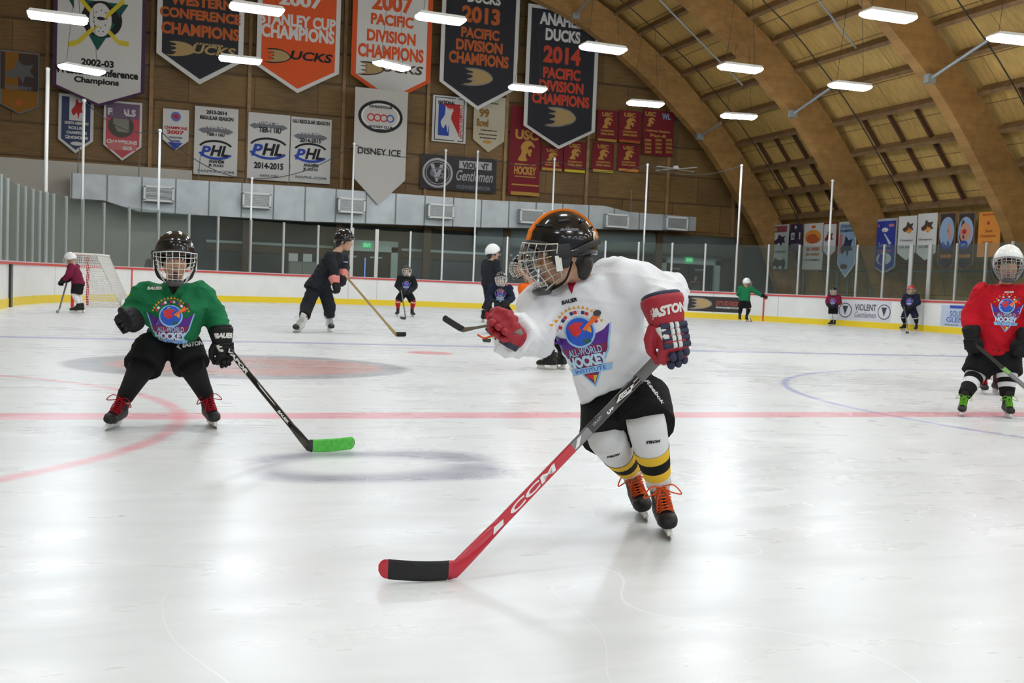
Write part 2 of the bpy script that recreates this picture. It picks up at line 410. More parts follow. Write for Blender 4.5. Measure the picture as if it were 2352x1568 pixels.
POLES = [(108,118,160),(191,205,232),(364,372,300),(575,583,410),(805,813,330),(1014,1026,345),(1087,1100,348),(1262,1274,365),(1474,1484,378),(1688,1702,380),(1897,1911,415)]
tops = []
for pb, pt_, yt in POLES:
    s = hit(pb); z = z_at(pt_, yt, s); q = bpt(s, 0.9, 0.07); e = V((q.x, q.y, z)); tops.append(e)
    m = MB(); m.tube([q, e], 0.045 if pb == 108 else 0.034, 8); m.ball(e, 0.055, nu=8, nv=6); m.build('netting_pole', WHITEPOLE, rb, smooth=True)
# ad panels on the boards (lettering added with the banners)
# ------------------------------------------------------------------ end wall
we = link('wall_end', MB().box((6, 42.15, 10.6), (44, 0.3, 15.0)).mesh('wall_end', WOODWALL), kind='structure')
for u in (-7.3, -3.7, -0.12, 3.45, 7.1, 10.55, 13.95, 17.7, 21.6, 25.0):
    MB().box((u, 41.93, 9.9), (0.13, 0.16, 13.5)).build('wall_stud', STUD, we)
for z in (4.9, 6.1, 7.35, 8.6, 9.8, 11.0): MB().box((10, 41.985, z), (32, 0.05, 0.06)).build('wall_seam_batten', mat('batten_dark', (0.13, 0.075, 0.03), 0.7), we)
MB().box((9, 42.2, 1.6), (40, 0.2, 3.2)).build('wall_lower', DARKW, kind='structure')
MB().box((-5.3, 41.75, 2.37), (13.4, 0.5, 4.75)).build('wall_plaster', PLASTER, kind='structure')
mb = MB()
mb.loft([((12.7, 41.7, 3.0), (0, 0.42, 0), (0, 0, 0.50)), ((25.2, 41.7, 3.0), (0, 0.42, 0), (0, 0, 0.50))], 24, p=3.0)
mb.build('trim_1', SOFFIT, kind='structure', smooth=True)
for u in (3.45, 7.0, 10.55, 13.95, 17.7, 21.0, 25.0):
    MB().box((u, 41.3, 1.75), (0.30, 0.25, 3.5)).build('column', mat('column_wood', (0.12, 0.065, 0.028), 0.6), we)
for u0, u1, z in ((2, 7.2, 2.15), (9.7, 14.5, 2.2), (14.5, 21.2, 2.0)):
    MB().box(((u0+u1)/2, 42.06, z), (u1-u0, 0.06, 0.10)).build('window_rail', DOORF, we)
    MB().box(((u0+u1)/2, 42.05, z-0.22), (u1-u0, 0.06, 0.26)).build('window_panel', mat('dull_brown', (0.10, 0.06, 0.03), 0.6), we)
def door(i, ul, ur, top, slit):
    d = thing('door_%d' % i, None, None, ((ul+ur)/2, 42, 0), kind='structure')
    f = MB(); fw = 0.27
    f.box(((ul+ur)/2, 41.98, top-0.2), (ur-ul, 0.3, 0.44)); f.box((ul+fw/2, 41.98, top/2), (fw, 0.3, top-0.4)); f.box((ur-fw/2, 41.98, top/2), (fw, 0.3, top-0.4))
    f.build('door_frame', DOORF, d)
    mid = (ul+ur)/2; zt = top-0.43
    for a, b in ((ul+fw, mid-0.02), (mid+0.02, ur-fw)):
        lf = MB().box(((a+b)/2, 42.02, zt/2), (b-a, 0.06, zt)).build('door_leaf', DARKD, d)
        MB().box(((a+b)/2-0.1, 41.96, zt-0.22), (0.5, 0.05, 0.07)).build('door_closer', STEELG, lf)
    if slit: MB().box((mid, 42.03, zt/2-0.1), (0.035, 0.03, zt-0.3)).build('daylight_gap', mat('gap_daylight', (0.1, 0.2, 0.6), 0.5, emit=(0.15, 0.35, 1.0), es=1.2), d)
    return mid, top
door(1, 6.9, 9.5, 2.47, True); door(2, 21.45, 24.45, 2.62, False)
EXITG = mat('exit_green', (0.02, 0.25, 0.10), 0.5, emit=(0.05, 0.75, 0.25), es=0.55)
signs = []
for px, py, lab in ((843, 563, 'green lit exit sign over the door behind the coach in black'), (1583, 597, 'green lit exit sign over the door right of the boy in white')):
    p = at(px, py, 41.80); t = thing('exit_sign', lab, 'sign', p, 'exit signs over the lobby doors')
    MB().box(p, (0.36, 0.05, 0.22)).build('sign_face', EXITG, t); signs.append((t, p))
# things in the lobby behind the glass
t = thing('cabinet', 'pale grey cabinet behind the glass with white papers standing on it', 'cabinet', (5.6, 41.2, 0))
m = MB(); m.box((5.55, 41.2, 0.75), (1.05, 0.5, 1.5)); m.build('carcass', mat('cabinet_grey', (0.30, 0.31, 0.28), 0.6), t)
for u in (5.3, 5.8): MB().box((u, 40.94, 0.75), (0.46, 0.03, 1.36)).build('door', mat('cabinet_grey2', (0.34, 0.35, 0.31), 0.6), t)
for u in (5.2, 5.75):
    MB().box((u, 41.1, 1.66), (0.34, 0.2, 0.3)).build('paper_stack', FRAMEW, None, label='stack of white papers on the pale cabinet, %s one' % ('left' if u < 5.5 else 'right'), cat='papers', group='papers on the lobby cabinet')

# ------------------------------------------------------------------ air duct with outlets
dt = thing('air_duct', 'long galvanised air duct hung along the end wall under the banners', 'air duct', (9.7, 40.65, 3.0))
top = [(-2.75,4.25),(5.5,4.33),(12.6,4.30),(17.9,4.40),(19.0,4.22),(22.25,4.19)]; bot = [(22.25,3.60),(18.4,3.46),(12.6,3.20),(5.6,3.03),(-0.44,3.03),(-1.65,3.36),(-2.75,3.36)]
MB().prism([(a, b) for a, b in bot+top], (0, 40.3, 0), (1,0,0), (0,0,1), 0.75).build('duct_body', GALV, dt)
def lerp_poly(P, u):
    P = sorted(P)
    for (a, b), (c, d) in zip(P, P[1:]):
        if a <= u <= c: return b+(d-b)*(u-a)/(c-a)
    return P[0][1]
u = -2.7
while u < 22.2:
    zt, zb = lerp_poly(top, u), lerp_poly(bot, u)
    MB().box((u, 40.292, (zt+zb)/2), (0.045, 0.03, zt-zb)).build('duct_seam', GALVD, dt); u += 1.17
for px, py in ((365,445),(590,460),(808,472),(1013,485),(1222,497),(1418,507),(1555,513)):
    p = at(px, py, 39.95); k = dt
    hs = MB(); hs.box((p.x, 40.12, p.z), (1.02, 0.36, 0.56)); h = hs.build('outlet_box', GALV, k)
    fr = MB()
    for dx, dz, a, b in ((0, .25, 1.04, .07), (0, -.25, 1.04, .07), (-.485, 0, .07, .5), (.485, 0, .07, .5)): fr.box((p.x+dx, 39.93, p.z+dz), (a, 0.05, b))
    fr.build('outlet_frame', FRAMEW, h)
    lv = MB(); lv.box((p.x, 39.95, p.z), (0.9, 0.02, 0.43))
    for i in range(7): lv.box((p.x, 39.935, p.z-0.18+0.06*i), (0.9, 0.03, 0.012))
    lv.build('outlet_grille', LOUVRE, h)
for u in (-2.55, -0.5, 1.6, 3.2, 4.9, 19.3): MB().tube([(u, 40.7, 4.2), (u+0.05, 40.8, 5.2)], 0.018, 6).build('duct_strap', GALVD, dt)

# ------------------------------------------------------------------ roof: deck, arches, purlins
EXT = [(0.0,28.2),(2.5,27.4),(4.38,26.42),(5.37,25.70),(6.35,24.90),(7.42,24.03),(8.40,23.10),(9.22,22.22),(10.13,21.22),(10.88,20.18),(11.62,19.1),(12.33,17.98),(12.95,16.8),(13.5,15.5),(14.05,13.9),(14.6,11.6),(15.0,8.5),(15.15,5.0)]
INT = [(0.0,27.0),(1.8,26.35),(3.2,25.68),(3.9,25.25),(4.6,24.73),(5.5,24.05),(6.55,23.22),(7.6,22.25),(8.8,20.88),(9.8,19.62),(10.57,18.49),(11.2,17.50),(11.84,16.31),(12.26,15.2),(12.9,13.2),(13.5,10.6),(13.85,8.0),(14.0,5.0)]
UA = 5.0
def full(P): return [V((u, z)) for z, u in P]+[V((2*UA-u, z)) for z, u in reversed(P[:-1])]
ext2, int2 = [V(p) for p in cat(full(EXT), 3)], [V(p) for p in cat(full(INT), 3)]
deck = MB(); nD = len(ext2)
def nrm(P, i):
    d = P[min(i+1, len(P)-1)]-P[max(i-1, 0)]; return V((d.y, -d.x)).normalized()*(-1 if False else 1)
offs = [ext2[i]+nrm(ext2, i)*0.34 for i in range(nD)]
R = []
for v in (43.0, 40.0, 33.0, 26.0, 19.0, 8.0, -10.0, -26.0): R.append([V((p.x, v, p.y)) for p in offs])
for a, b in zip(R, R[1:]):
    for i in range(nD-1): deck.add([a[i], a[i+1], b[i+1], b[i]], [(0,1,2,3)])
ceiling = deck.build('ceiling', DECK, kind='structure')
ARCH = (40.3, 33.4, 26.15, 19.1)
for v in ARCH:
    m = MB(); k = len(int2)
    rs = [[V((int2[i].x, v, int2[i].y)), V((ext2[i].x, v, ext2[i].y)), V((ext2[i].x, v+0.42, ext2[i].y)), V((int2[i].x, v+0.42, int2[i].y))] for i in range(k)]
    m.rings(rs); m.build('arch_beam', GLULAM, ceiling)
PZ = [(4.38,26.42),(5.37,25.70),(6.35,24.90),(7.42,24.03),(8.40,23.10),(9.22,22.22),(10.13,21.22),(10.88,20.18),(11.62,19.1),(12.33,17.98),(12.95,16.8),(13.5,15.5)]
for i, (z, u) in enumerate(PZ):
    d = V((EXT[i+3][1]-EXT[i+1][1], 0, EXT[i+3][0]-EXT[i+1][0])).normalized() if i+3 < len(EXT) else V((-1,0,0.3)).normalized()
    nx = V((d.z, 0, -d.x)); c = V((u, 0, z))+nx*0.12
    for va, vb in zip(ARCH, ARCH[1:]):
        MB().box((c.x, (va+vb+0.42)/2, c.z), (0.36, va-vb-0.42, 0.14), (nx, V((0,1,0)), d)).build('purlin', PURLIN, ceiling)
        if i < 3:
            nz, nu = EXT[i+3][0], EXT[i+3][1]; nxt = V((nu, 0, nz))+nx*0.22
            for f in (0.2, 0.4, 0.6, 0.8):
                v = va+(vb+0.42-va)*f; a = V((u, v, z))+nx*0.22; MB().bar(a, (nxt.x, v, nxt.z), 0.10, 0.12).build('roof_joist', JOIST, ceiling)
for va, vb in zip(ARCH, ARCH[1:]):
    for f in (0.22, 0.83):
        v = va+(vb+0.42-va)*f; pts = [V((ext2[i].x, v, ext2[i].y))-V((nrm(ext2, i).x, 0, nrm(ext2, i).y))*0.06 for i in range(5, nD//2, 2)]
        MB().tube(pts, 0.022, 6).build('sprinkler_pipe', CABLE, ceiling)
# steel braces from arch soffit up to the purlins, bay by bay
for (x, y), (x2, y2), v in (((1607,314),(1656,282),40.3), ((1821,262),(1906,203),33.4), ((2136,181),(2268,93),26.15), ((1322,36),(1352,-2),40.3)):
    a = at(x, y, v); dv = 1.9; b = at(x2, y2, v-dv)
    m = MB(); m.tube([a, b], 0.05, 8); m.box(a, (0.28, 0.2, 0.26)); m.build('roof_brace', STEELG, ceiling)
for (x, y), v, (x2, y2), v2 in (((1515,0), 33.2, (1706,196), 34.5), ((1880,0), 26.0, (1966,110), 27.5)):
    MB().tube([at(x, y, v), at(x2, y2, v2)], 0.03, 6).build('conduit', STEELG, ceiling)
# dark side wall beyond the arch feet, lower glass line of the next room
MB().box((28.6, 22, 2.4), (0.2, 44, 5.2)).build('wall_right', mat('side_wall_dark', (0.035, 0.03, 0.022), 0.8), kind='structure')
MB().box((-13.5, 22, 4.0), (0.2, 44, 8.0)).build('wall_left', PLASTER, kind='structure')
t = thing('barrier_rail', 'grey metal barrier rail standing behind the glass under the right banners', 'barrier', (27.4, 33, 0))
for px in (1783, 1800, 1842, 1920, 1945, 2000):
    q = at(px, 690, 30); d = ray(px, 690); d = d*(27.0/d.x); p = V((d.x, d.y, 0))
    MB().tube([p, (p.x, p.y, 2.05)], 0.05, 6).build('rail_post', mat('rail_green', (0.16, 0.22, 0.20), 0.5), t)
MB().tube([(27.0, 24, 2.05), (27.0, 38, 2.05)], 0.035, 6).build('top_rail', mat('rail_green', (0.16, 0.22, 0.20), 0.5), t)

# ------------------------------------------------------------------ ceiling lights
def light_proto():
    t = thing('ceiling_light', 'x', 'light', (0, 0, 0), 'long white ceiling lights over the rink')
    h = MB(); h.prism([(-0.62,0.0),(0.62,0.0),(0.56,0.07),(-0.56,0.07)], (0,-0.2,0.10), (1,0,0), (0,0,1), 0.4); h.build('housing', FRAMEW, t)
    g = MB(); top_ = [(-0.60,-0.20),(0.60,-0.20),(0.60,0.20),(-0.60,0.20)]; lo = [(-0.54,-0.13),(0.54,-0.13),(0.54,0.13),(-0.54,0.13)]
    g.rings([[V((a, b, 0.10)) for a, b in top_], [V((a, b, 0.06)) for a, b in top_], [V((a, b, 0.0)) for a, b in lo]]); g.build('lamp_tubes', TUBEL, t)
    w_ = MB()
    for a in (-0.45, 0.45): w_.tube([(a, 0, 0.17), (a*0.5, 0, 2.6)], 0.006, 5)
    w_.build('hanger_wire', CABLE, t)
    return t
def dup(root, loc, rotz=0.0, label=None):
    r = root.copy(); C.objects.link(r); r.location = loc; r.rotation_euler = (0, 0, rotz)
    if label: r['label'] = label
    for ch in list(root.children):
        c = ch.copy(); C.objects.link(c); c.parent = r
        for g in ch.children:
            d = g.copy(); C.objects.link(d); d.parent = c
    return r
LP = light_proto(); used = False
SEEN = [((133,48),25.5,.06,'ceiling light in front of the green and white crest banner, upper left'), ((590,28),25.5,.06,'ceiling light crossing the upper edge of the orange banner'),
        ((1012,50),25.5,.06,'ceiling light just left of the 2013 banner numerals'), ((1385,118),25.5,.04,'ceiling light over the upper right corner of the 2014 banner'),
        ((1700,163),25.5,.0,'ceiling light between the first and second wooden arch'), ((1952,204),25.5,-.03,'ceiling light at the end of a steel brace on the second arch'),
        ((188,165),32.5,.5,'tilted ceiling light in front of the lettering of the 2002-03 banner'), ((552,143),32.5,.0,'ceiling light between the tips of the black and the orange banner'),
        ((900,156),32.5,.5,'tilted ceiling light over the emblem of the white and orange banner'), ((1212,208),32.5,.0,'ceiling light at the left edge of the 2014 banner'),
        ((1482,243),32.5,-.12,'ceiling light above the red and gold banners'), ((1697,272),32.5,-.2,'ceiling light at the foot of the first wooden arch, lowest on the right'),
        ((2040,45),19.0,.0,'nearest whole ceiling light, above the second wooden arch'), ((2332,98),19.0,-.1,'ceiling light cut by the right edge of the picture')]
for (px, py), v, rz, lab in SEEN:
    p = at(px, py, v)
    if not used: LP.location = p; LP.rotation_euler = (0, 0, rz); LP['label'] = lab; used = True; ORIG.pop('x', None)
    else: dup(LP, p, rz, lab)
for v in (19.0, 12.0, 5.0, -2.0, -9.0, -16.0):
    for u in (-2.0, 2.3, 6.8, 11.2, 15.3, 19.0):
        if v == 19.0 and u > 14: continue
        dup(LP, (u, v, 7.2), 0, 'ceiling light of the rows hung above and behind the camera')
# ceiling fan by the first arch
p = at(1552, 391, 39.0)
t = thing('ceiling_fan', 'white ceiling fan with flat blades near the foot of the first arch', 'fan', p)
MB().tube([p+V((0,0,0.05)), p+V((0,0,0.18))], [0.16, 0.10], 12).build('fan_motor', FRAMEW, t)
MB().tube([p+V((0,0,0.15)), p+V((0,0,2.2))], 0.02, 6).build('down_rod', CABLE, t)
for i in range(4):
    a = 0.35+i*PI/2; d = V((math.cos(a), math.sin(a), 0)); s_ = V((-d.y, d.x, 0.14)).normalized()
    MB().box(p+d*0.62+V((0,0,0.05)), (0.95, 0.15, 0.02), (d, s_, d.cross(s_))).build('fan_blade', FRAMEW, t)
# netting rope strung along the pole tops
PR = [tops[1], tops[2], tops[3], tops[4], tops[5], tops[6], tops[7], tops[8], tops[9]]
pts = []
for a, b in zip(PR, PR[1:]):
    for i in range(8):
        f = i/8; q = a.lerp(b, f); q.z -= 0.35*4*f*(1-f); pts.append(q)
pts.append(PR[-1]); MB().tube(pts, 0.014, 5).build('netting_rope', CABLE, rb)
# ------------------------------------------------------------------ lettering and flat shapes
TXT = {}
def text2d(s, bold=0.02, shear=0.0, space=1.0):
    k = (s, bold, shear, space)
    if k in TXT: return TXT[k]
    cu = bpy.data.curves.new('t', 'FONT'); cu.body = s; cu.offset = bold; cu.shear = shear; cu.space_character = space
    cu.resolution_u = 3; cu.align_x = 'LEFT'
    me = evaluated(cu, [])
    vs = [(v.co.x, v.co.y) for v in me.vertices]; fs = [tuple(p.vertices) for p in me.polygons]
    x0 = min(a for a, b in vs); x1 = max(a for a, b in vs); y0 = min(b for a, b in vs); y1 = max(b for a, b in vs)
    r = ([((a-x0)/(x1-x0)-0.5, (b-y0)/(y1-y0)-0.5) for a, b in vs], fs); TXT[k] = r
    bpy.data.meshes.remove(me); return r
def put(mb, vf, cx, cy, w, h, fn, off, mi=0, rot=0.0):
    c, s = math.cos(rot), math.sin(rot)
    mb.add([fn(cx+a*w*c-b*h*s, cy+a*w*s+b*h*c, off) for a, b in vf[0]], vf[1], mi)
def shape(mb, pts, fn, off, mi=0):
    mb.add([fn(a, b, off) for a, b in pts], [tuple(range(len(pts)))], mi)
def disc(cx, cy, rx, ry=None, n=28, a0=0, a1=2*PI, ):
    ry = rx if ry is None else ry
    return [(cx+rx*math.cos(a0+(a1-a0)*i/n), cy+ry*math.sin(a0+(a1-a0)*i/n)) for i in range(n if abs(a1-a0-2*PI) < 1e-6 else n+1)]
def ringshape(mb, cx, cy, rx, ry, t, fn, off, mi=0, n=36, a0=0, a1=2*PI):
    for i in range(n):
        a, b = a0+(a1-a0)*i/n, a0+(a1-a0)*(i+1)/n
        mb.add([fn(cx+rx*math.cos(a), cy+ry*math.sin(a), off), fn(cx+rx*math.cos(b), cy+ry*math.sin(b), off),
                fn(cx+(rx-t)*math.cos(b), cy+(ry-t)*math.sin(b), off), fn(cx+(rx-t)*math.cos(a), cy+(ry-t)*math.sin(a), off)], [(0,1,2,3)], mi)
# emblem outlines in a unit square centred on 0
FOOT = cat([(-.5,-.46),(-.28,-.40),(-.16,-.22),(-.33,-.14),(-.17,-.02),(-.18,.10),(-.36,.16),(-.16,.24),(-.18,.34),(-.40,.44),(-.1,.5),(.2,.44),(.42,.24),(.5,0.0),(.40,-.22),(.15,-.40),(-.2,-.5)], 4, True)
HELM = cat([(-.5,-.5),(-.32,-.18),(-.30,.02),(-.36,.12),(-.25,.35),(0,.5),(.3,.46),(.5,.2),(.42,.18),(.30,.26),(.14,.2),(.1,.06),(.28,.1),(.34,-.02),(.26,-.12),(.3,-.24),(.16,-.26),(.06,-.1),(-.04,-.3),(.05,-.5)], 3, True)
BIRD = cat([(-.5,-.1),(-.2,.15),(-.1,.5),(.15,.3),(.45,.35),(.35,.05),(.5,-.2),(.2,-.2),(.1,-.5),(-.05,-.2),(-.3,-.35)], 4, True)
def sc2(P, cx, cy, w, h): return [(cx+a*w, cy+b*h) for a, b in P]
WHITEC = mat('banner_white', (0.70, 0.685, 0.66), 0.8, bump=0.15, bscale=8); NAVYC = mat('banner_black', (0.022, 0.023, 0.03), 0.75)
def C_(name, rgb, k=1.0): return mat('print_'+name, tuple(c*k for c in lin(*rgb)), 0.75)
ORG = C_('orange', (222, 86, 34)); DORG = C_('dull_orange', (190, 95, 45)); TAN = C_('tan', (176, 148, 100)); INK = C_('ink', (28, 27, 30)); MAR = C_('maroon', (128, 28, 40))
GOLD = C_('gold', (200, 150, 70)); REDP = C_('red', (190, 45, 45)); BLUP = C_('blue', (50, 75, 170)); GRYP = C_('grey', (120, 122, 130)); PURP = C_('purple', (75, 45, 80)); TEAL = C_('teal', (20, 85, 75))
YEL = C_('yellow', (215, 195, 50)); LBL = C_('light_blue', (150, 175, 205)); PINK = C_('pink', (205, 120, 120)); PLUM = C_('plum', (60, 45, 70)); SALM = C_('salmon', (205, 150, 130)); BRWN = C_('brown', (80, 60, 45)); PALE = C_('pale', (195, 205, 205)); ORB = C_('bright_orange', (235, 150, 60))

def banner(label, v, xl, xr, yt, ys, ytip, base, border=None, bw=0.07, seed=0, amp=0.03, name='banner', kind='v', pole=False, group='banners on the end wall', yc=None):
    """a cloth banner on the plane y = v, extents read at its own height; returns (thing, fn(a, z, off), scale m/px)"""
    ym = yc if yc is not None else (max(yt, 0)+ys)/2
    ul, ur = at(xl, ym, v).x, at(xr, ym, v).x; uc = (ul+ur)/2; xm = (xl+xr)/2
    zt = at(xm, yt, v).z; zs = at(xm, ys, v).z; zp = at(xm, ytip, v).z if ytip else zs
    k = random.Random(seed); f1, f2, p1, p2 = k.uniform(2, 4), k.uniform(5, 9), k.uniform(0, 6), k.uniform(0, 6)
    amp = min(amp, .005); wv = lambda a: amp*(math.sin(f1*a+p1)+0.5*math.sin(f2*a+p2))
    fn = lambda a, z, off: V((a, v-off+wv(a), z))
    t = thing(name, label, 'banner', (uc, v, zs), group)
    def panel(il, ir, z0, z1, z2, o0, o1, nm, m):
        n = 24; R = []
        for i in range(n+1):
            a = il+(ir-il)*i/n; zb = z1+(z2-z1)*(1-abs(2*i/n-1))
            R.append([fn(a, z0, o1), fn(a, zb, o1), fn(a, zb, o0), fn(a, z0, o0)])
        MB().rings(R).build(nm, m, t)
    b = bw*(ur-ul)
    panel(ul, ur, zt, zs, zp, -0.006, 0.006, 'cloth' if not border else 'border', border or base)
    if border:
        rise = (zs-zp)/((ur-ul)/2); panel(ul+b, ur-b, zt-b*0.9, zs+b*0.25, zs+b*0.25+(zp-zs)*((ur-ul)/2-b)/((ur-ul)/2)+b*0.1, 0.006, 0.014, 'cloth', base)
    t['_k'] = 1
    del t['_k']
    return t, fn
def words(t, fn, v, items, off=0.022):
    """items: (text, photo x, y of centre, width px, height px, material[, bold, shear])"""
    for it in items:
        s, px, py, wp, hp, m = it[:6]; p = at(px, py, v); k = depth(p)/FPX; mb = MB(); hp = hp*.86 if hp > 20 else hp
        put(mb, text2d(s, *(it[6:] or (0.045,))), p.x, p.z, wp*k, hp*k, fn, off); mb.build('lettering', m, t, fix=False)
def emblem(t, fn, v, layers, nm='emblem'):
    """layers: (unit outline, px, py, w px, h px, material, offset)"""
    for P, px, py, wp, hp, m, off in layers:
        p = at(px, py, v); k = depth(p)/FPX; mb = MB(); shape(mb, sc2(P, p.x, p.z, wp*k, hp*k), fn, off); mb.build(nm, m, t, fix=False)
UNIT = disc(0, 0, 0.5); SQ = [(-.5,-.5),(.5,-.5),(.5,.5),(-.5,.5)]; TRI = [(-.5,.5),(0,-.5),(.5,.5)]
VB_, VW = 41.1, 41.78
BG = 'large banners hung along the end wall'; SG = 'small banners pinned to the end wall'
# --- the six large ones
t, fn = banner('white banner with a dotted mask crest and 2002-03 lettering, purple edges', VB_, 121, 334, -170, 205, 245, WHITEC, PURP, 0.045, 1, 0.05, group=BG, yc=120)
emblem(t, fn, VB_, [(UNIT, 234, 45, 88, 84, INK, .020), ([(-.5,.5),(.5,.5),(0,-.5)], 225, 60, 130, 112, TEAL, .018)])
for (x0, y0, x1, y1) in ((178,-10,272,98),(285,2,178,98)):
    a, b = at(x0, y0, VB_), at(x1, y1, VB_); m = MB(); d = (b-a); n = V((-d.z, 0, d.x)).normalized()*0.07
    shape(m, [((a+n).x,(a+n).z),((a-n).x,(a-n).z),((b-n).x,(b-n).z),((b+n).x,(b+n).z)], fn, .024)
    e = at(x1+(24 if x1 > 225 else -22), y1+4, VB_); shape(m, [(b.x, b.z+.09),(b.x, b.z-.09),(e.x, e.z-.09),(e.x, e.z+.09)], fn, .024); m.build('emblem_stick', YEL, t, fix=False)
emblem(t, fn, VB_, [(UNIT, 231, 46, 48, 76, WHITEC, .028), (UNIT, 232, 43, 18, 8, INK, .031)]+[(UNIT, 231+dx, 46+dy, 3, 3, INK, .031) for dx, dy in ((-10,-18),(2,-22),(12,-16),(-14,-6),(14,-2),(-12,14),(0,18),(11,12),(-4,26),(6,27),(-16,4))])
words(t, fn, VB_, [('2002-03', 224, 145, 70, 16, INK), ('Western Conference', 223, 166, 178, 18, INK), ('Champions', 222, 188, 96, 18, INK)])
t, fn = banner('black banner with orange western conference lettering and white edge', VB_, 360, 560, -190, 132, 194, NAVYC, WHITEC, 0.06, 2, 0.03, group=BG, yc=80)
words(t, fn, VB_, [('WESTERN', 464, 6, 138, 27, DORG), ('CONFERENCE', 461, 36, 178, 27, DORG), ('CHAMPIONS', 461, 72, 172, 32, DORG), ('UCKS', 492, 117, 96, 24, TAN, .03, .2), ('ANAHEIM', 480, 103, 62, 5, TAN)])
emblem(t, fn, VB_, [(FOOT, 415, 113, 64, 34, TAN, .022)])
t, fn = banner('orange banner with white champions lettering and white edge', VB_, 590, 781, -190, 160, 214, ORG, WHITEC, 0.055, 3, 0.03, group=BG, yc=90)
words(t, fn, VB_, [('2007', 691, 2, 98, 34, WHITEC), ('STANLEY CUP', 685, 49, 172, 32, WHITEC), ('CHAMPIONS', 685, 78, 166, 36, WHITEC), ('UCKS', 716, 131, 96, 24, INK, .035, .2)])
emblem(t, fn, VB_, [(FOOT, 637, 129, 62, 34, INK, .018), (FOOT, 638, 129, 54, 28, TAN, .022)])
t, fn = banner('white banner edged in orange with 2007 pacific division lettering', VB_, 808, 991, -190, 180, 236, WHITEC, ORG, 0.06, 4, 0.03, group=BG, yc=100)
words(t, fn, VB_, [('2007', 902, 8, 96, 46, ORG), ('PACIFIC', 901, 48, 100, 30, ORG), ('DIVISION', 899, 86, 114, 32, ORG), ('CHAMPIONS', 898, 122, 154, 36, ORG), ('UCKS', 925, 159, 96, 20, BRWN, .03, .2)])
emblem(t, fn, VB_, [(FOOT, 850, 158, 64, 32, INK, .018), (FOOT, 851, 158, 56, 26, TAN, .022)])
t, fn = banner('black banner with orange 2013 lettering and a tan foot emblem', VB_, 1012, 1190, -60, 196, 253, NAVYC, WHITEC, 0.05, 5, 0.02, group=BG, yc=110)
words(t, fn, VB_, [('DUCKS', 1112, -2, 80, 26, WHITEC), ('2013', 1105, 36, 92, 44, DORG), ('PACIFIC', 1103, 78, 92, 28, DORG), ('DIVISION', 1101, 107, 112, 30, DORG), ('CHAMPIONS', 1100, 137, 144, 32, DORG)])
emblem(t, fn, VB_, [(FOOT, 1096, 178, 76, 42, GRYP, .018), (FOOT, 1097, 178, 68, 36, TAN, .022)])
t, fn = banner('black banner with red 2014 lettering, its top right corner behind the arch', VB_, 1207, 1372, 18, 296, 343, NAVYC, WHITEC, 0.05, 6, 0.02, group=BG, yc=170)
words(t, fn, VB_, [('ANAHEIM', 1294, 48, 116, 32, WHITEC), ('DUCKS', 1293, 83, 86, 32, WHITEC), ('2014', 1291, 128, 92, 46, C_('red_orange', (200,70,45))), ('PACIFIC', 1290, 170, 92, 30, C_('red_orange', (200,70,45))), ('DIVISION', 1289, 200, 110, 30, C_('red_orange', (200,70,45))), ('CHAMPIONS', 1288, 230, 142, 30, C_('red_orange', (200,70,45)))])
emblem(t, fn, VB_, [(FOOT, 1286, 270, 80, 46, GRYP, .018), (FOOT, 1287, 270, 72, 40, TAN, .022)])
# --- the small ones
t, fn = banner('grey and mustard pennant at the far left of the end wall', VW, 0, 90, 118, 242, 262, C_('mustard', (150,100,25)), GRYP, .04, 11, .01, group=SG)
emblem(t, fn, VW, [(SQ, 45, 165, 78, 84, C_('smoke', (75,60,55)), .018), (BIRD, 46, 165, 60, 50, C_('smoke2', (105,105,105)), .022), (UNIT, 44, 236, 14, 14, DORG, .022)])
words(t, fn, VW, [('Icebreakers', 42, 200, 56, 12, GRYP, .02, .2)])
t, fn = banner('navy and white pennant below the left corner of the purple edged banner', VW, 134, 215, 217, 322, 352, C_('navy_faded', (60,70,105)), WHITEC, .09, 12, .01, group=SG)
emblem(t, fn, VW, [(SQ, 178, 250, 34, 54, WHITEC, .018), (BIRD, 178, 250, 26, 46, REDP, .022), (UNIT, 176, 330, 26, 9, WHITEC, .02)])
words(t, fn, VW, [(s, 176, 283+i*11, w_, 7, WHITEC) for i, (s, w_) in enumerate((('NORTH AMERICAN', 50), ('ROLLER', 34), ('CHAMPIONS', 44), ('2004', 50)))])
t, fn = banner('pink and white pennant with a grey puck picture', VW, 238, 326, 233, 335, 369, C_('rose', (200,85,95)), WHITEC, .06, 13, .01, group=SG)
emblem(t, fn, VW, [(SQ, 282, 255, 70, 34, C_('mauve', (120,95,120)), .018), (UNIT, 278, 290, 56, 52, C_('puck', (85,80,75)), .02), (SQ, 278, 288, 34, 30, C_('puck2', (140,135,125)), .022), (SQ, 280, 336, 62, 18, PINK, .018)])
words(t, fn, VW, [('FINALS', 280, 258, 60, 16, WHITEC), ('CHAMPIONS', 280, 326, 66, 9, WHITEC), ('2003', 282, 340, 40, 8, WHITEC)])
t, fn = banner('small white shield banner reading 2007 with a blue tip', VW, 374, 434, 251, 322, 345, WHITEC, None, .06, 14, .01, group=SG)
emblem(t, fn, VW, [(UNIT, 404, 268, 22, 22, C_('periwinkle', (110,110,180)), .018), (UNIT, 404, 268, 12, 10, REDP, .022), ([(-.5,.5),(.5,.5),(0,-.5)], 402, 336, 34, 17, BLUP, .018)])
words(t, fn, VW, [('CHAMPIONS', 404, 294, 50, 7, REDP), ('2007', 403, 304, 38, 9, REDP), ('ANAHEIM', 403, 316, 30, 5, GRYP), ('CALIFORNIA', 402, 324, 24, 5, BLUP)])
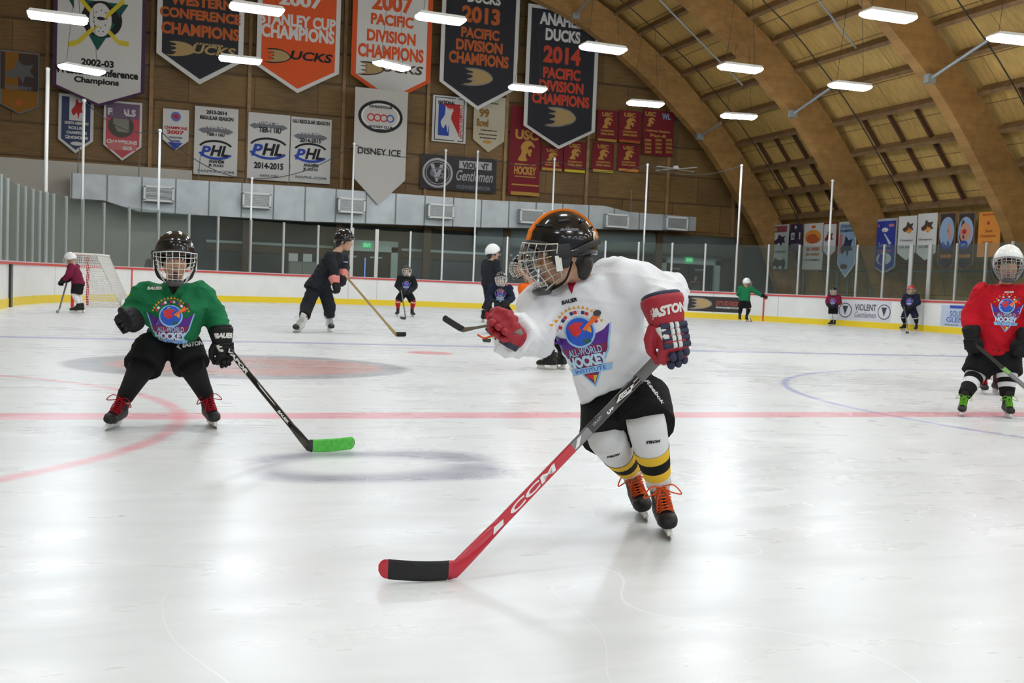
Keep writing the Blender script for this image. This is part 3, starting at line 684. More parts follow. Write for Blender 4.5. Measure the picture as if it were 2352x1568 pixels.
def arcs(t, fn, cx, cy, w, h, m):
    p = at(cx, cy, VW); k = depth(p)/FPX; mb = MB(); ringshape(mb, p.x, p.z-h*k, w*k*.5, h*k*1.6, 14*k, fn, .018, 0, 24, .5, PI-.5); mb.build('ribbon', m, t, fix=False)
def phl(lab, xl, xr, yt, yb, seed, rows, py, s=1.0):
    t, fn = banner(lab, VW, xl, xr, yt, yb, None, WHITEC, None, .06, seed, .008, group=SG); x = (xl+xr)/2
    arcs(t, fn, x, rows['arc'][1]+8, 104*s, 14, GRYP)
    it = [('P', x-28*s, py+2, 28*s, 34*s, BLUP, .04, .25), ('HL', x+9*s, py+2, 48*s, 34*s, INK, .04, .25), (rows['arc'][0], x, rows['arc'][1], 74*s, 13*s, WHITEC)]
    it += rows['t']; words(t, fn, VW, it)
    p = at(x, py-6, VW); k = depth(p)/FPX; m = MB(); ringshape(m, p.x, p.z-.05, 46*k*s, 24*k*s, 5*k, fn, .02, 0, 16, .4, PI-.3); m.build('emblem_arc', INK, t, fix=False)
    m = MB(); ringshape(m, p.x, p.z-.1, 48*k*s, 26*k*s, 6*k, fn, .02, 0, 16, PI+.35, 2*PI-.5); m.build('emblem_arc', BLUP, t, fix=False)
phl('white league banner reading 2013-2014, left of the other two league banners', 446, 546, 247, 403, 15, dict(arc=('CHAMPIONS', 290), t=[('2013-2014', 498, 259, 46, 9, INK), ('REGULAR SEASON', 498, 272, 74, 9, INK), ('TIER I 16U', 495, 309, 40, 8, INK), ('ANAHEIM', 497, 371, 34, 8, INK), ('JR. DUCKS', 496, 381, 34, 8, INK), ('NAPHL.COM', 496, 394, 80, 6, GRYP)]), 345, .85)
phl('white league banner reading tier-1 16U, between its two neighbours', 569, 665, 261, 414, 16, dict(arc=('PLAYOFF CUP', 280), t=[('TIER-1 16U', 620, 299, 50, 13, INK), ('2014-2015', 617, 381, 66, 15, INK), ('NAPHL.COM', 617, 404, 40, 6, GRYP)]), 342, .95)
phl('white league banner reading 16U regular season, rightmost of the three', 667, 760, 271, 420, 17, dict(arc=('CHAMPIONS', 304), t=[('16U REGULAR SEASON', 715, 281, 84, 9, INK), ('2014-2015', 713, 323, 48, 10, INK), ('ANAHEIM', 714, 380, 34, 8, INK), ('JR. DUCKS', 713, 390, 34, 8, INK), ('NAPHL.COM', 714, 408, 70, 6, GRYP)]), 352, .85)
t, fn = banner('long pale pennant reading Disney Ice hanging down over the duct', 40.15, 813, 934, 205, 410, 471, C_('linen', (190,186,180)), None, .03, 18, .02, group=SG)
for m_, a, b, c in ((INK, 104, 74, .016), (WHITEC, 90, 60, .019), (C_('linen', (190,186,180)), 82, 54, .021)): emblem(t, fn, 40.15, [(UNIT, 874, 268, a, b, m_, c)])
p = at(874, 271, 40.15); k = depth(p)/FPX; 
for i, m_ in enumerate((REDP, REDP, REDP, BLUP)):
    m = MB(); ringshape(m, p.x+(i-1.5)*15*k, p.z, 9*k, 9*k, 3*k, fn, .026); m.build('emblem_ring', m_, t, fix=False)
words(t, fn, 40.15, [('DISNEY ICE', 871, 349, 100, 15, INK, .02), ('THE INLINE ROLLER', 874, 246, 56, 6, INK), ('HOCKEY CLUB', 874, 292, 56, 6, INK)], .03)
t, fn = banner('white framed championship poster with a red and blue skater emblem', VW, 993, 1071, 221, 327, None, WHITEC, None, .05, 19, .006, group=SG)
for wd, hg, m_, o in ((70, 98, INK, .014), (66, 94, WHITEC, .016)): emblem(t, fn, VW, [(SQ, 1032, 274, wd, hg, m_, o)])
emblem(t, fn, VW, [(SQ, 1019, 275, 26, 72, BLUP, .02), ([(-.5,.5),(.5,.5),(.5,-.5)], 1036, 275, 40, 72, REDP, .022), (BIRD, 1026, 274, 28, 60, WHITEC, .026)])
words(t, fn, VW, [('NATIONAL', 1026, 236, 40, 9, INK), ('30', 1034, 254, 14, 10, WHITEC)], .03)
p = at(1058, 280, VW); k = depth(p)/FPX; m = MB(); put(m, text2d('CHAMPIONSHIP'), p.x, p.z, 76*k, 10*k, fn, .02, 0, -PI/2); m.build('lettering', REDP, t, fix=False)
t, fn = banner('cream pennant with a large 99 in its corner', VW, 1088, 1160, 222, 322, 350, C_('cream', (200,190,165)), None, .06, 20, .008, group=SG)
words(t, fn, VW, [('99', 1112, 260, 24, 20, C_('ochre', (150,105,40))), ('Bowl', 1108, 282, 28, 18, C_('ochre', (150,105,40))), ('Anaheim Hockey', 1122, 237, 50, 5, BRWN), ('Champions', 1122, 300, 40, 5, BRWN), ('of the tournament', 1120, 309, 44, 4, BRWN), ('invitational', 1120, 317, 38, 4, BRWN)])
emblem(t, fn, VW, [(UNIT, 1118, 326, 22, 8, GOLD, .018)])
t, fn = banner('black board with a laurel VG crest and script lettering', VW, 966, 1140, 359, 438, None, C_('charcoal', (62,58,62)), None, .05, 21, .006, group=SG)
p = at(1005, 397, VW); k = depth(p)/FPX; SILV = C_('silver', (185,182,185))
m = MB(); ringshape(m, p.x, p.z, 36*k, 34*k, 5*k, fn, .02); ringshape(m, p.x, p.z, 28*k, 26*k, 1.5*k, fn, .02); m.build('emblem', SILV, t, fix=False)
words(t, fn, VW, [('V', 1003, 397, 32, 46, SILV), ('G', 1006, 397, 40, 30, GRYP)], .024)
emblem(t, fn, VW, [(SQ, 1092, 380, 78, 18, SILV, .02)])
words(t, fn, VW, [('VIOLENT', 1092, 381, 64, 14, C_('charcoal', (62,58,62))), ('Gentlemen', 1090, 405, 88, 28, SILV, .01, .3), ('VIOLENTGENTLEMEN.COM', 1086, 431, 80, 9, GRYP)], .026)
def usc(lab, xl, xr, yt, yb, seed, bar=None):
    t, fn = banner(lab, VW, xl, xr, yt, yb, None, MAR, None, .05, seed, .006, group='red and gold university banners'); x = (xl+xr)/2; h = yb-yt; w_ = xr-xl
    words(t, fn, VW, [('USC', x, yt+h*.14, w_*.55, h*.13, GOLD), ('CHAMPIONS', x, yt+h*.66, w_*.7, h*.06, GOLD), ('2003-2004', x, yt+h*.76, w_*.72, h*.07, GOLD)])
    emblem(t, fn, VW, [(HELM, x+1, yt+h*.40, w_*.55, h*.34, GOLD, .02)])
    if bar: emblem(t, fn, VW, [(SQ, x, yb-3, w_, 6, bar, .018)])
usc('small maroon banner half behind the tip of the 2014 banner, left of two', 1243, 1292, 338, 392, 30, GOLD); usc('small maroon banner with bright yellow hem under the 2014 banner', 1295, 1345, 325, 396, 31, YEL)
usc('upper left one of the two square maroon banners right of the 2014 banner', 1371, 1418, 253, 325, 32, GOLD); usc('upper right one of the two square maroon banners, beside the tall roll of years', 1421, 1472, 254, 328, 33, DORG)
usc('lower left small maroon banner with yellow hem, right of the 2014 banner', 1360, 1410, 327, 396, 34, YEL); usc('lower right small maroon banner under the roll of years', 1419, 1468, 331, 394, 35, ORB)
t, fn = banner('tall maroon banner with gold helmet head and the word hockey', VW, 1170, 1241, 244, 449, None, MAR, None, .05, 36, .008, group='red and gold university banners')
words(t, fn, VW, [('USC', 1210, 310, 56, 26, GOLD), ('HOCKEY', 1206, 392, 54, 22, GOLD)]); emblem(t, fn, VW, [(HELM, 1209, 346, 40, 46, GOLD, .02), (SQ, 1206, 445, 70, 8, GOLD, .018), (SQ, 1206, 425, 66, 3, GOLD, .018), (SQ, 1206, 378, 50, 2, GOLD, .018), (SQ, 1206, 406, 50, 2, GOLD, .018)])
t, fn = banner('tall maroon banner with columns of gold years, rightmost on the end wall', VW, 1476, 1547, 254, 358, None, MAR, None, .05, 37, .006, group='red and gold university banners')
words(t, fn, VW, [('USC', 1494, 262, 26, 10, GOLD), ('WL', 1530, 268, 22, 14, LBL), ('Conference Champions', 1511, 302, 62, 7, GOLD), ('Pac-8', 1511, 312, 40, 7, GOLD)]+[('20%02d' % (i*3+j), 1488+j*24, 322+i*9, 17, 6, GOLD) for i in range(4) for j in range(3)]); emblem(t, fn, VW, [(HELM, 1495, 280, 20, 20, GOLD, .02)])

# ------------------------------------------------------------------ banners under the lowest purlin, right
UR = 26.25
def at_u(px, py, u): d = ray(px, py); return CAM + d*(u/d.x)
def side(label, xl, xr, yt, ys, ytip, base, border, seed, layers=(), text=(), group='banners hanging between the arches', bw=.07):
    ym = (yt+ys)/2; a0, a1 = -at_u(xl, ym, UR).y, -at_u(xr, ym, UR).y; xm = (xl+xr)/2
    zt = at_u(xm, yt, UR).z; zs = at_u(xm, ys, UR).z; zp = at_u(xm, ytip, UR).z if ytip else zs
    k = random.Random(seed); f1, p1 = k.uniform(4, 8), k.uniform(0, 6); wv = lambda a: 0.02*math.sin(f1*a+p1)
    fn = lambda a, z, off: V((UR-off+wv(a), -a, z))
    t = thing('banner', label, 'banner', (UR, -(a0+a1)/2, zs), group)
    def panel(il, ir, z0, z1, z2, o0, o1, nm, m):
        n = 16; R = []
        for i in range(n+1):
            a = il+(ir-il)*i/n; zb = z1+(z2-z1)*(1-abs(2*i/n-1)); R.append([fn(a, z0, o1), fn(a, zb, o1), fn(a, zb, o0), fn(a, z0, o0)])
        MB().rings(R).build(nm, m, t)
    panel(a0, a1, zt, zs, zp, -.006, .006, 'border' if border else 'cloth', border or base)
    if border:
        b = bw*(a1-a0); panel(a0+b, a1-b, zt-b, zs+b*.3, zs+b*.3+(zp-zs)*.86, .006, .014, 'cloth', base)
    kx = (a1-a0)/(xr-xl); kz = (zt-zs)/(ys-yt)
    for P, px, py, wp, hp, m, off in layers:
        mb = MB(); shape(mb, sc2(P, a0+(px-xl)*kx, zt-(py-yt)*kz, wp*kx, hp*kz), fn, off); mb.build('emblem', m, t, fix=False)
    for s, px, py, wp, hp, m in text:
        mb = MB(); put(mb, text2d(s), a0+(px-xl)*kx, zt-(py-yt)*kz, wp*kx, hp*kz, fn, .028); mb.build('lettering', m, t, fix=False)
HP = C_('haze', (165,170,180))
side('faded banner with red block letters and dark figures, leftmost of the right hand row', 1773, 1811, 516, 618, None, PALE, None, 41, [(BIRD, 1791, 552, 26, 28, PLUM, .02), (SQ, 1792, 526, 30, 14, C_('faded_red', (150,75,75)), .02), (BIRD, 1786, 605, 30, 26, INK, .02), (UNIT, 1802, 606, 10, 24, INK, .02)], [('HOCKEY', 1792, 527, 24, 8, PALE), ('CHAMPIONS', 1791, 578, 30, 5, PLUM)])
side('short dark plum pennant between two pale banners', 1814, 1842, 514, 570, 583, PLUM, None, 42, [(SQ, 1828, 542, 22, 16, PALE, .02), (UNIT, 1828, 522, 6, 8, PALE, .02)], [('ALL STAR', 1828, 542, 18, 10, PLUM), ('WEEKEND', 1828, 562, 20, 5, HP)])
side('white banner with an orange pumpkin shaped globe emblem', 1845, 1890, 513, 619, None, WHITEC, None, 43, [(UNIT, 1867, 544, 36, 32, ORB, .02), (UNIT, 1868, 548, 30, 22, DORG, .022), (SQ, 1868, 521, 8, 6, ORG, .02), (SQ, 1868, 572, 28, 8, DORG, .02), (SQ, 1868, 584, 30, 6, ORB, .02)], [('DIVISION A1', 1868, 584, 26, 4, BRWN), ('NOVEMBER', 1868, 597, 34, 4, INK)])
side('narrow white pennant partly behind the pumpkin globe banner', 1891, 1922, 511, 576, 594, WHITEC, MAR, 44, [(BIRD, 1905, 545, 18, 28, BRWN, .02), (SQ, 1906, 545, 12, 12, REDP, .022)])
side('pale blue pennant with a dark skating bear shape', 1926, 1966, 509, 606, 638, LBL, WHITEC, 45, [(SQ, 1933, 560, 8, 46, PINK, .02), (BIRD, 1946, 566, 26, 48, C_('slate', (45,55,75)), .022), (UNIT, 1942, 612, 16, 12, BRWN, .02)], [('STATE', 1944, 520, 22, 6, C_('slate', (45,55,75))), ('CHAMPIONS', 1946, 530, 32, 6, C_('slate', (45,55,75)))])
side('royal blue pennant with a white mountain and a pale disc at its foot', 2007, 2060, 502, 612, 628, C_('royal', (45,60,150)), HP, 46, [(TRI, 2033, 548, 30, -24, WHITEC, .02), (UNIT, 2033, 528, 14, 10, WHITEC, .02), (UNIT, 2032, 594, 34, 28, PALE, .02), (SQ, 2034, 518, 36, 6, PINK, .02)], [('WORLD', 2033, 564, 26, 6, HP), ('CHAMPIONS', 2032, 576, 30, 6, PINK)])
side('white pennant with a brown feather head emblem, left of two alike', 2064, 2105, 496, 580, 598, WHITEC, None, 47, [(BIRD, 2086, 523, 24, 28, BRWN, .02), (BIRD, 2088, 530, 12, 14, ORB, .022)], [('Champion', 2084, 552, 28, 6, GRYP), ('1st AA', 2082, 567, 24, 6, GRYP)])
side('white pennant with a brown feather head emblem, right of two alike', 2107, 2151, 490, 580, 598, WHITEC, None, 48, [(BIRD, 2130, 520, 26, 30, BRWN, .02), (BIRD, 2132, 527, 12, 14, ORB, .022)], [('Champion', 2127, 550, 30, 6, GRYP), ('3rd 2004', 2127, 566, 26, 6, GRYP)])
for x0, lab, s_ in ((2156, 'brown pennant with pink oval picture and blue disc, left of two alike', 49), (2199, 'brown pennant with pink oval picture and blue disc, right of two alike', 50)):
    side(lab, x0, x0+38, 487, 606, 622, C_('dark_brown', (62,50,48)), C_('taupe', (125,95,80)), s_, [(UNIT, x0+19, 534, 34, 72, LBL, .02), (UNIT, x0+19, 534, 24, 44, SALM, .022), (UNIT, x0+17, 532, 10, 12, REDP, .024), (UNIT, x0+17, 562, 18, 20, BLUP, .026)], [('ANAHEIM', x0+19, 588, 26, 9, ORB), ('BABY', x0+17, 562, 11, 7, HP)])
side('plain orange banner with faint lettering, rightmost before the white helmet', 2246, 2298, 486, 590, None, ORB, None, 51, [(UNIT, 2270, 512, 6, 8, REDP, .02)], [('Division 2', 2272, 492, 34, 5, DORG), ('2nd', 2272, 530, 18, 6, DORG), ('Champions', 2270, 542, 38, 8, DORG), ('2001', 2270, 556, 24, 5, DORG)])

# ------------------------------------------------------------------ advertising on the boards
def ad(label, x0, x1, z0, z1, base, items=(), shapes=(), edge=False):
    s0, s1 = hit(x0), hit(x1); fn = lambda a, z, off: bpt(s0+(s1-s0)*a, z, -0.006-off)
    t = MB().rings([[fn(i/20, z0, 0), fn(i/20, z1, 0), fn(i/20, z1, -.004), fn(i/20, z0, -.004)] for i in range(21)]).build('advertising_panel', base, rb, label=label)
    if edge: MB().rings([[fn(-.02+1.04*i/20, z0-.05, -.0035), fn(-.02+1.04*i/20, z1+.05, -.0035), fn(-.02+1.04*i/20, z1+.05, -.005), fn(-.02+1.04*i/20, z0-.05, -.005)] for i in range(21)]).build('panel_border', FRAMEW, t)
    asp = 1/(s1-s0)
    for s, cx, cz, w_, h, m, *r in items: mb = MB(); put(mb, text2d(s, *(r or (.02,))), cx, cz, w_, h, fn, .006); mb.build('lettering', m, t, fix=False)
    for P, cx, cz, w_, h, m, off in shapes: mb = MB(); shape(mb, sc2(P, cx, cz, w_*asp, h), fn, off); mb.build('emblem', m, t, fix=False)
DKAD = C_('ad_charcoal', (48,46,46))
ad('black advertisement field with orange slogan and tan foot emblem', 1582, 1700, .25, .81, DKAD, [("LET'S GO DUCKS", .78, .58, .46, .17, C_('ad_orange', (190,80,60))), ('WWW.ANAHEIMDUCKS.COM', .78, .42, .46, .07, FRAMEW)], [(FOOT, .24, .53, .92, .44, GRYP, .004), (FOOT, .25, .53, .80, .38, TAN, .006)], True)
PANW = mat('ad_pale', (0.62, 0.62, 0.66), 0.5); GRD = C_('ad_dark', (60,60,66))
ad('pale advertisement with two round crests and the word violent', 1928, 2051, .21, .88, PANW, [('VIOLENT', .52, .66, .40, .22, GRD), ('Gentlemen', .52, .42, .40, .20, GRYP, .01, .3)], [(P, c, .54, w_, h, m, o) for c in (.14, .87) for P, w_, h, m, o in ((UNIT, .50, .50, GRD, .004), (UNIT, .44, .44, PANW, .006), (TRI, .22, .30, GRD, .008))])
ad('pale blue advertisement half hidden by the boy in red', 2166, 2300, .21, .86, mat('ad_blue', (0.50, 0.56, 0.68), 0.5), [('SOUTH COAST', .47, .60, .62, .18, C_('ad_blue_ink', (70,105,170))), ('GLENDALE', .40, .42, .60, .16, C_('ad_blue_ink', (70,105,170))), ('www', .2, .26, .26, .05, GRYP)], [(SQ, .5, .81, 1.6, .09, BLUP, .004)])
for t, p in signs:
    m = MB(); put(m, text2d('EXIT'), p.x, p.z, .26, .13, lambda a, z, off: V((a, 41.77-off, z)), .005); m.build('lettering', mat('exit_letters', (0.6, 0.9, 0.7), 0.5, emit=(0.5, 1.0, 0.65), es=0.6), t, fix=False)

# ------------------------------------------------------------------ goal
A0 = on_ice(166, 706); dv = V((at(206, 697, A0.y+1.75).x-A0.x, 1.75, 0)); dv.z = 0; dv = dv.normalized()*1.5
B0 = V((A0.x, A0.y, 0))+dv; A0 = V((A0.x, A0.y, 0)); bk = V((dv.y, -dv.x, 0)).normalized()
gt = thing('hockey_goal', 'ice hockey goal with red posts and white net by the left boards', 'goal', (A0+B0)/2)
REDPIPE = mat('goal_red', lin(200, 35, 45), 0.4); NETW = mat('net_white', (0.72, 0.70, 0.66), 0.8)
H = V((0, 0, 1.22)); A1, B1 = A0+H, B0+H
MB().tube([A0, A1], 0.035, 10).build('post', REDPIPE, gt); MB().tube([B0, B1], 0.035, 10).build('post', REDPIPE, gt); MB().tube([A1, B1], 0.035, 10).build('crossbar', REDPIPE, gt)
At, Bt = A1+bk*0.48, B1+bk*0.48; Ab, Bb = A0+bk*1.05+dv*.08, B0+bk*1.05-dv*.08
MB().tube([A1, At, Bt, B1], 0.024, 8).build('top_frame', NETW, gt); MB().tube([A0, Ab, Bb, B0], 0.030, 8).build('base_frame', NETW, gt)
m = MB()
def grid(a, b, c, d, nu, nv):
    f = lambda x, y: a.lerp(b, x).lerp(d.lerp(c, x), y)
    for i in range(nu+1): m.tube([f(i/nu, j/4) for j in range(5)], 0.0065, 3, cap=False)
    for j in range(nv+1): m.tube([f(i/4, j/nv) for i in range(5)], 0.0065, 3, cap=False)
grid(At, Bt, Bb, Ab, 26, 22); grid(A1, At, Ab, A0, 14, 22); grid(B1, Bt, Bb, B0, 14, 22); grid(A1, B1, Bt, At, 26, 9)
m.build('net', NETW, gt, fix=False)
grd = MB(); grd.prism([(0,0),(1,0),(1,.22),(0,.22)], Ab, (Bb-Ab), V((0,0,1)), 0.02); grd.build('net_skirt', NETW, gt)
# ------------------------------------------------------------------ players: skeleton, clothing, gear
LK = [0.0]
def look_from(px): LK[0] = math.atan((px-1176)/FPX)
def cam_dir(r, u, f):                  # right / up / away as seen along the sight line set by look_from
    c, s = math.cos(LK[0]), math.sin(LK[0]); return ((CR*c-FW*s)*r+CU*u+(FW*c+CR*s)*f).normalized()
def ortho(f, up):
    f = V(f).normalized(); up = V(up); x = f.cross(up).normalized(); return x, f, x.cross(f)     # right, forward, up
def tf(o, ax):
    return lambda x, y, z: V(o)+ax[0]*x+ax[1]*y+ax[2]*z
SKIN = mat('skin', (0.47, 0.27, 0.17), 0.5, var=0.05, scale=20); LIP = mat('lips', (0.36, 0.13, 0.10), 0.5); HAIR = mat('hair_black', (0.012, 0.009, 0.008), 0.5); BLOND = mat('hair_blond', (0.45, 0.30, 0.12), 0.6)
EYEW = mat('eye_white', (0.7, 0.68, 0.65), 0.2); IRIS = mat('iris_dark', (0.02, 0.012, 0.008), 0.15)
SHELLB = mat('helmet_black', (0.010, 0.010, 0.012), 0.16, coat=0.25, spec=0.4); SHELLW = mat('helmet_white', (0.78, 0.78, 0.76), 0.25, coat=0.3); SHELLR = mat('helmet_red', (0.55, 0.05, 0.05), 0.25)
PADB = mat('padding_black', (0.02, 0.02, 0.022), 0.7); WIRE = mat('cage_wire', (0.62, 0.60, 0.56), 0.3, 0.85); STRAP = mat('strap_black', (0.012, 0.012, 0.012), 0.6); CUP = mat('chin_cup', (0.05, 0.05, 0.052), 0.35)
CLEARP = mat('cup_grey', (0.35, 0.35, 0.34), 0.3)
def cloth(n, c, k=1.0): return mat('cloth_'+n, tuple(x*k for x in c), 0.85, bump=0.25, bscale=220, spec=0.2)
J_WHITE = cloth('white', (0.82, 0.825, 0.85)); J_GREEN = cloth('green', (0.012, 0.16, 0.06)); J_RED = cloth('red', (0.50, 0.008, 0.018)); J_BLACK = cloth('black', (0.012, 0.012, 0.013)); J_NAVY = cloth('navy', (0.014, 0.018, 0.040)); J_ORG = cloth('orange', (0.80, 0.14, 0.015)); J_MAR = cloth('maroon', (0.16, 0.012, 0.04)); J_COACH = cloth('coach', (0.016, 0.017, 0.022))
P_BLACK = cloth('pants', (0.009, 0.009, 0.010)); S_WHITE = cloth('sock_white', (0.72, 0.72, 0.72)); S_YEL = cloth('sock_yellow', (0.78, 0.48, 0.04)); S_BLACK = cloth('sock_black', (0.010, 0.010, 0.010)); S_RED = cloth('sock_red', (0.45, 0.02, 0.03)); FELT = cloth('felt', (0.55, 0.53, 0.48))
BOOT = mat('boot_black', (0.015, 0.014, 0.014), 0.55, var=0.3, scale=30, spec=0.3); TOE = mat('toe_cap', (0.018, 0.018, 0.018), 0.5, var=0.4, scale=25, spec=0.3); BOOTW = mat('boot_white', (0.65, 0.64, 0.62), 0.5); HOLD = mat('blade_holder', (0.72, 0.72, 0.68), 0.4); STEEL = mat('runner_steel', (0.55, 0.55, 0.56), 0.25, 0.9)
L_ORG = cloth('lace_orange', (0.72, 0.10, 0.02)); L_RED = cloth('lace_red', (0.36, 0.008, 0.02)); L_GRN = cloth('lace_green', (0.17, 0.48, 0.04)); L_WHT = cloth('lace_white', (0.6, 0.6, 0.58))
G_RED = mat('glove_red', (0.34, 0.010, 0.022), 0.6, bump=0.2, bscale=90); G_NAVY = mat('glove_navy', (0.016, 0.022, 0.055), 0.6, bump=0.2, bscale=90); G_WHITE = mat('glove_white', (0.70, 0.70, 0.66), 0.5); G_BLACK = mat('glove_black', (0.008, 0.008, 0.009), 0.65, bump=0.2, bscale=90, spec=0.25); G_PALM = mat('glove_palm', (0.20, 0.18, 0.15), 0.8); G_TAN = mat('glove_palm_tan', (0.42, 0.31, 0.19), 0.8)
def wrinkle(a, s=1.0, seed=0.0):
    D = [(V((.8,.1,.6)).normalized(), 8.5, 1.0), (V((-.7,.3,.65)).normalized(), 10.0, .8), (V((.2,.1,1)).normalized(), 13.0, .5)]
    def f(c, n):
        q = c*s; h = 0.0
        for i, (d, fr, am) in enumerate(D):
            u = q.dot(d); p = q-d*u; mask = max(0.0, .5+1.3*noise.noise(V((q.x*4+seed+i*7, q.y*4, q.z*4))))
            r = noise.noise(V((u*fr*1.6+seed*3+i*11, p.x*1.8, p.y*1.8+p.z*1.8))); h += am*mask*(0.5-min(1.0, abs(r)*3.2))
        return a*(h*.62+.35*noise.noise(V((q.x*6+seed, q.y*6, q.z*5)))-.1)
    return f
def bvh_of(me):
    return BVHTree.FromPolygons([v.co.copy() for v in me.vertices], [tuple(p.vertices) for p in me.polygons])
class Decal:
    """prints laid onto a curved surface along its own front direction"""
    def __init__(s, parent, bvh, O, X, N, unit=1.0, step=0.02, reach=0.16):
        s.t, s.b, s.O, s.N = parent, bvh, V(O), V(N).normalized(); s.X = (V(X)-s.N*V(X).dot(s.N)).normalized(); s.Y = s.N.cross(s.X); s.u = unit; s.step = step; s.reach = reach
        s.reach = 0.45; c = s.pick(s.O); s.reach = reach
        if c is not None: s.O = c
    def pick(s, p):                    # of all surfaces along the front direction, the one nearest to the print's own plane
        o = p+s.N*s.reach; best = None; left = s.reach*2
        for _ in range(6):
            h = s.b.ray_cast(o, -s.N, left)
            if h[0] is None: break
            if h[1].dot(s.N) > 0 and (best is None or abs((h[0]-p).dot(s.N)) < abs((best-p).dot(s.N))): best = h[0]
            left -= (h[0]-o).length+1e-4; o = h[0]-s.N*1e-4
            if left <= 0: break
        return best
    def put(s, vs, fs, m, off=0.002, name='print'):
        bm = bmesh.new(); vv = [bm.verts.new((a*s.u, b*s.u, 0)) for a, b in vs]
        for f in fs:
            try: bm.faces.new([vv[i] for i in f])
            except ValueError: pass
        bmesh.ops.triangulate(bm, faces=bm.faces)
        for _ in range(6):
            e = [x for x in bm.edges if x.calc_length() > s.step]
            if not e: break
            bmesh.ops.subdivide_edges(bm, edges=e, cuts=1); bmesh.ops.triangulate(bm, faces=[f for f in bm.faces if len(f.verts) > 3])
        for v in bm.verts:
            p = s.O+s.X*v.co.x+s.Y*v.co.y; h = s.pick(p)
            v.co = (h if h is not None else s.b.find_nearest(p)[0])+s.N*off
        me = bpy.data.meshes.new(name); bm.to_mesh(me); bm.free(); me.materials.append(m)
        return link(name, me, s.t)
    def poly(s, P, m, off=0.002, name='print'): return s.put(P, [tuple(range(len(P)))], m, off, name)
    def text(s, txt, cx, cy, w_, h, m, off=0.0035, bold=.04, shear=0.0, rot=0.0, name='lettering'):
        a = text2d(txt, bold, shear); c, q = math.cos(rot), math.sin(rot)
        return s.put([(cx+x*w_*c-y*h*q, cy+x*w_*q+y*h*c) for x, y in a[0]], a[1], m, off, name)
def pm(n, rgb): return mat('crest_'+n, lin(*rgb), 0.7)
def crest(t, bvh, O, X, N, w, lod=0, part=None):
    """the camp's shield: globe, sun rays, purple wings, lettering"""
    d = Decal(t, bvh, O, X, N, w, 0.011 if lod == 0 else 0.03)
    LB, PU, BL, GB = pm('sky', (150,195,230)), pm('purple', (85,35,135)), pm('blue', (35,85,190)), pm('berry', (125,35,75))
    sh = [(-.52,.20),(-.40,.10),(-.27,.06),(.27,.06),(.40,.10),(.52,.20),(.40,-.22),(.10,-.66),(0,-.80),(-.10,-.66),(-.40,-.22)]
    root = d.poly([(x*1.045, y*1.03) for x, y in sh], LB, .0015, 'crest'); d.t = root
    d.poly([(x*.98, y*.97) for x, y in sh], PU, .0024, 'shield_field')
    if lod < 2: d.poly([(-.42,-.12),(.42,-.12),(.36,-.25),(.10,-.60),(-.10,-.60),(-.36,-.25)], GB, .003, 'shield_base')
    d.poly(disc(0, .12, .265), LB, .0036, 'globe_rim'); d.poly(disc(0, .13, .235), BL, .0042, 'globe')
    d.poly([(-.18,.24),(-.05,.30),(.10,.27),(.02,.2),(.05,.12),(-.06,.05),(-.13,.10)], pm('land_red', (205,45,50)), .0048, 'land')
    if lod < 2:
        d.poly([(.02,-.02),(.14,0),(.17,-.06),(.08,-.09)], pm('land_green', (30,95,75)), .0048, 'land'); d.poly([(.12,.22),(.2,.2),(.2,.08),(.13,.12)], pm('land_orange', (235,150,40)), .0048, 'land')
    n = 15 if lod == 0 else (9 if lod == 1 else 5)
    for i in range(n):
        a = math.radians(18+144*i/(n-1)); c, s_ = math.cos(a), math.sin(a); r0, r1, hw = .40, .455, .030
        d.poly([(r0*c-hw*s_, .12+r0*s_+hw*c), (r0*c+hw*s_, .12+r0*s_-hw*c), (r1*c, .12+r1*s_)], pm('ray', (228,160,40)), .002, 'sun_ray')
    if lod < 2:
        cols = [pm('flag_red', (200,40,50)), pm('flag_white', (225,220,220)), pm('flag_navy', (40,50,110))]
        for i in range(13):
            a = math.radians(24+132*i/12); c, s_ = math.cos(a), math.sin(a)
            d.poly([(.31*c-.028*s_, .12+.31*s_+.028*c), (.31*c+.028*s_, .12+.31*s_-.028*c), (.365*c+.028*s_, .12+.365*s_-.028*c), (.365*c-.028*s_, .12+.365*s_+.028*c)], cols[(i*2) % 3], .002, 'flag')
        d.poly([(.06,.16),(.30,.36),(.36,.30),(.10,.13)], pm('comet', (235,105,35)), .0056, 'comet'); d.poly(disc(.36, .38, .065, .05), pm('puck', (70,65,65)), .006, 'puck')
    if lod < 2: d.text('ALL-WORLD', 0, -.20, .60, .125, LB, .0048, .02)
    d.text('HOCKEY', 0, -.365, .70, .19, pm('ice', (185,215,235)), .0052, .06)
    if lod < 2:
        d.poly([(-.40,-.47),(.40,-.47),(.36,-.575),(-.36,-.575)], LB, .0048, 'ribbon'); d.text('INSTITUTE', 0, -.522, .56, .065, BL, .0056, .01)
        d.poly([(-.14,-.60),(.04,-.60),(0,-.70)], pm('land_red', (205,45,50)), .0056, 'shield_tip'); d.poly([(.02,-.62),(.10,-.62),(0,-.77)], YEL, .0056, 'shield_tip')
    return root

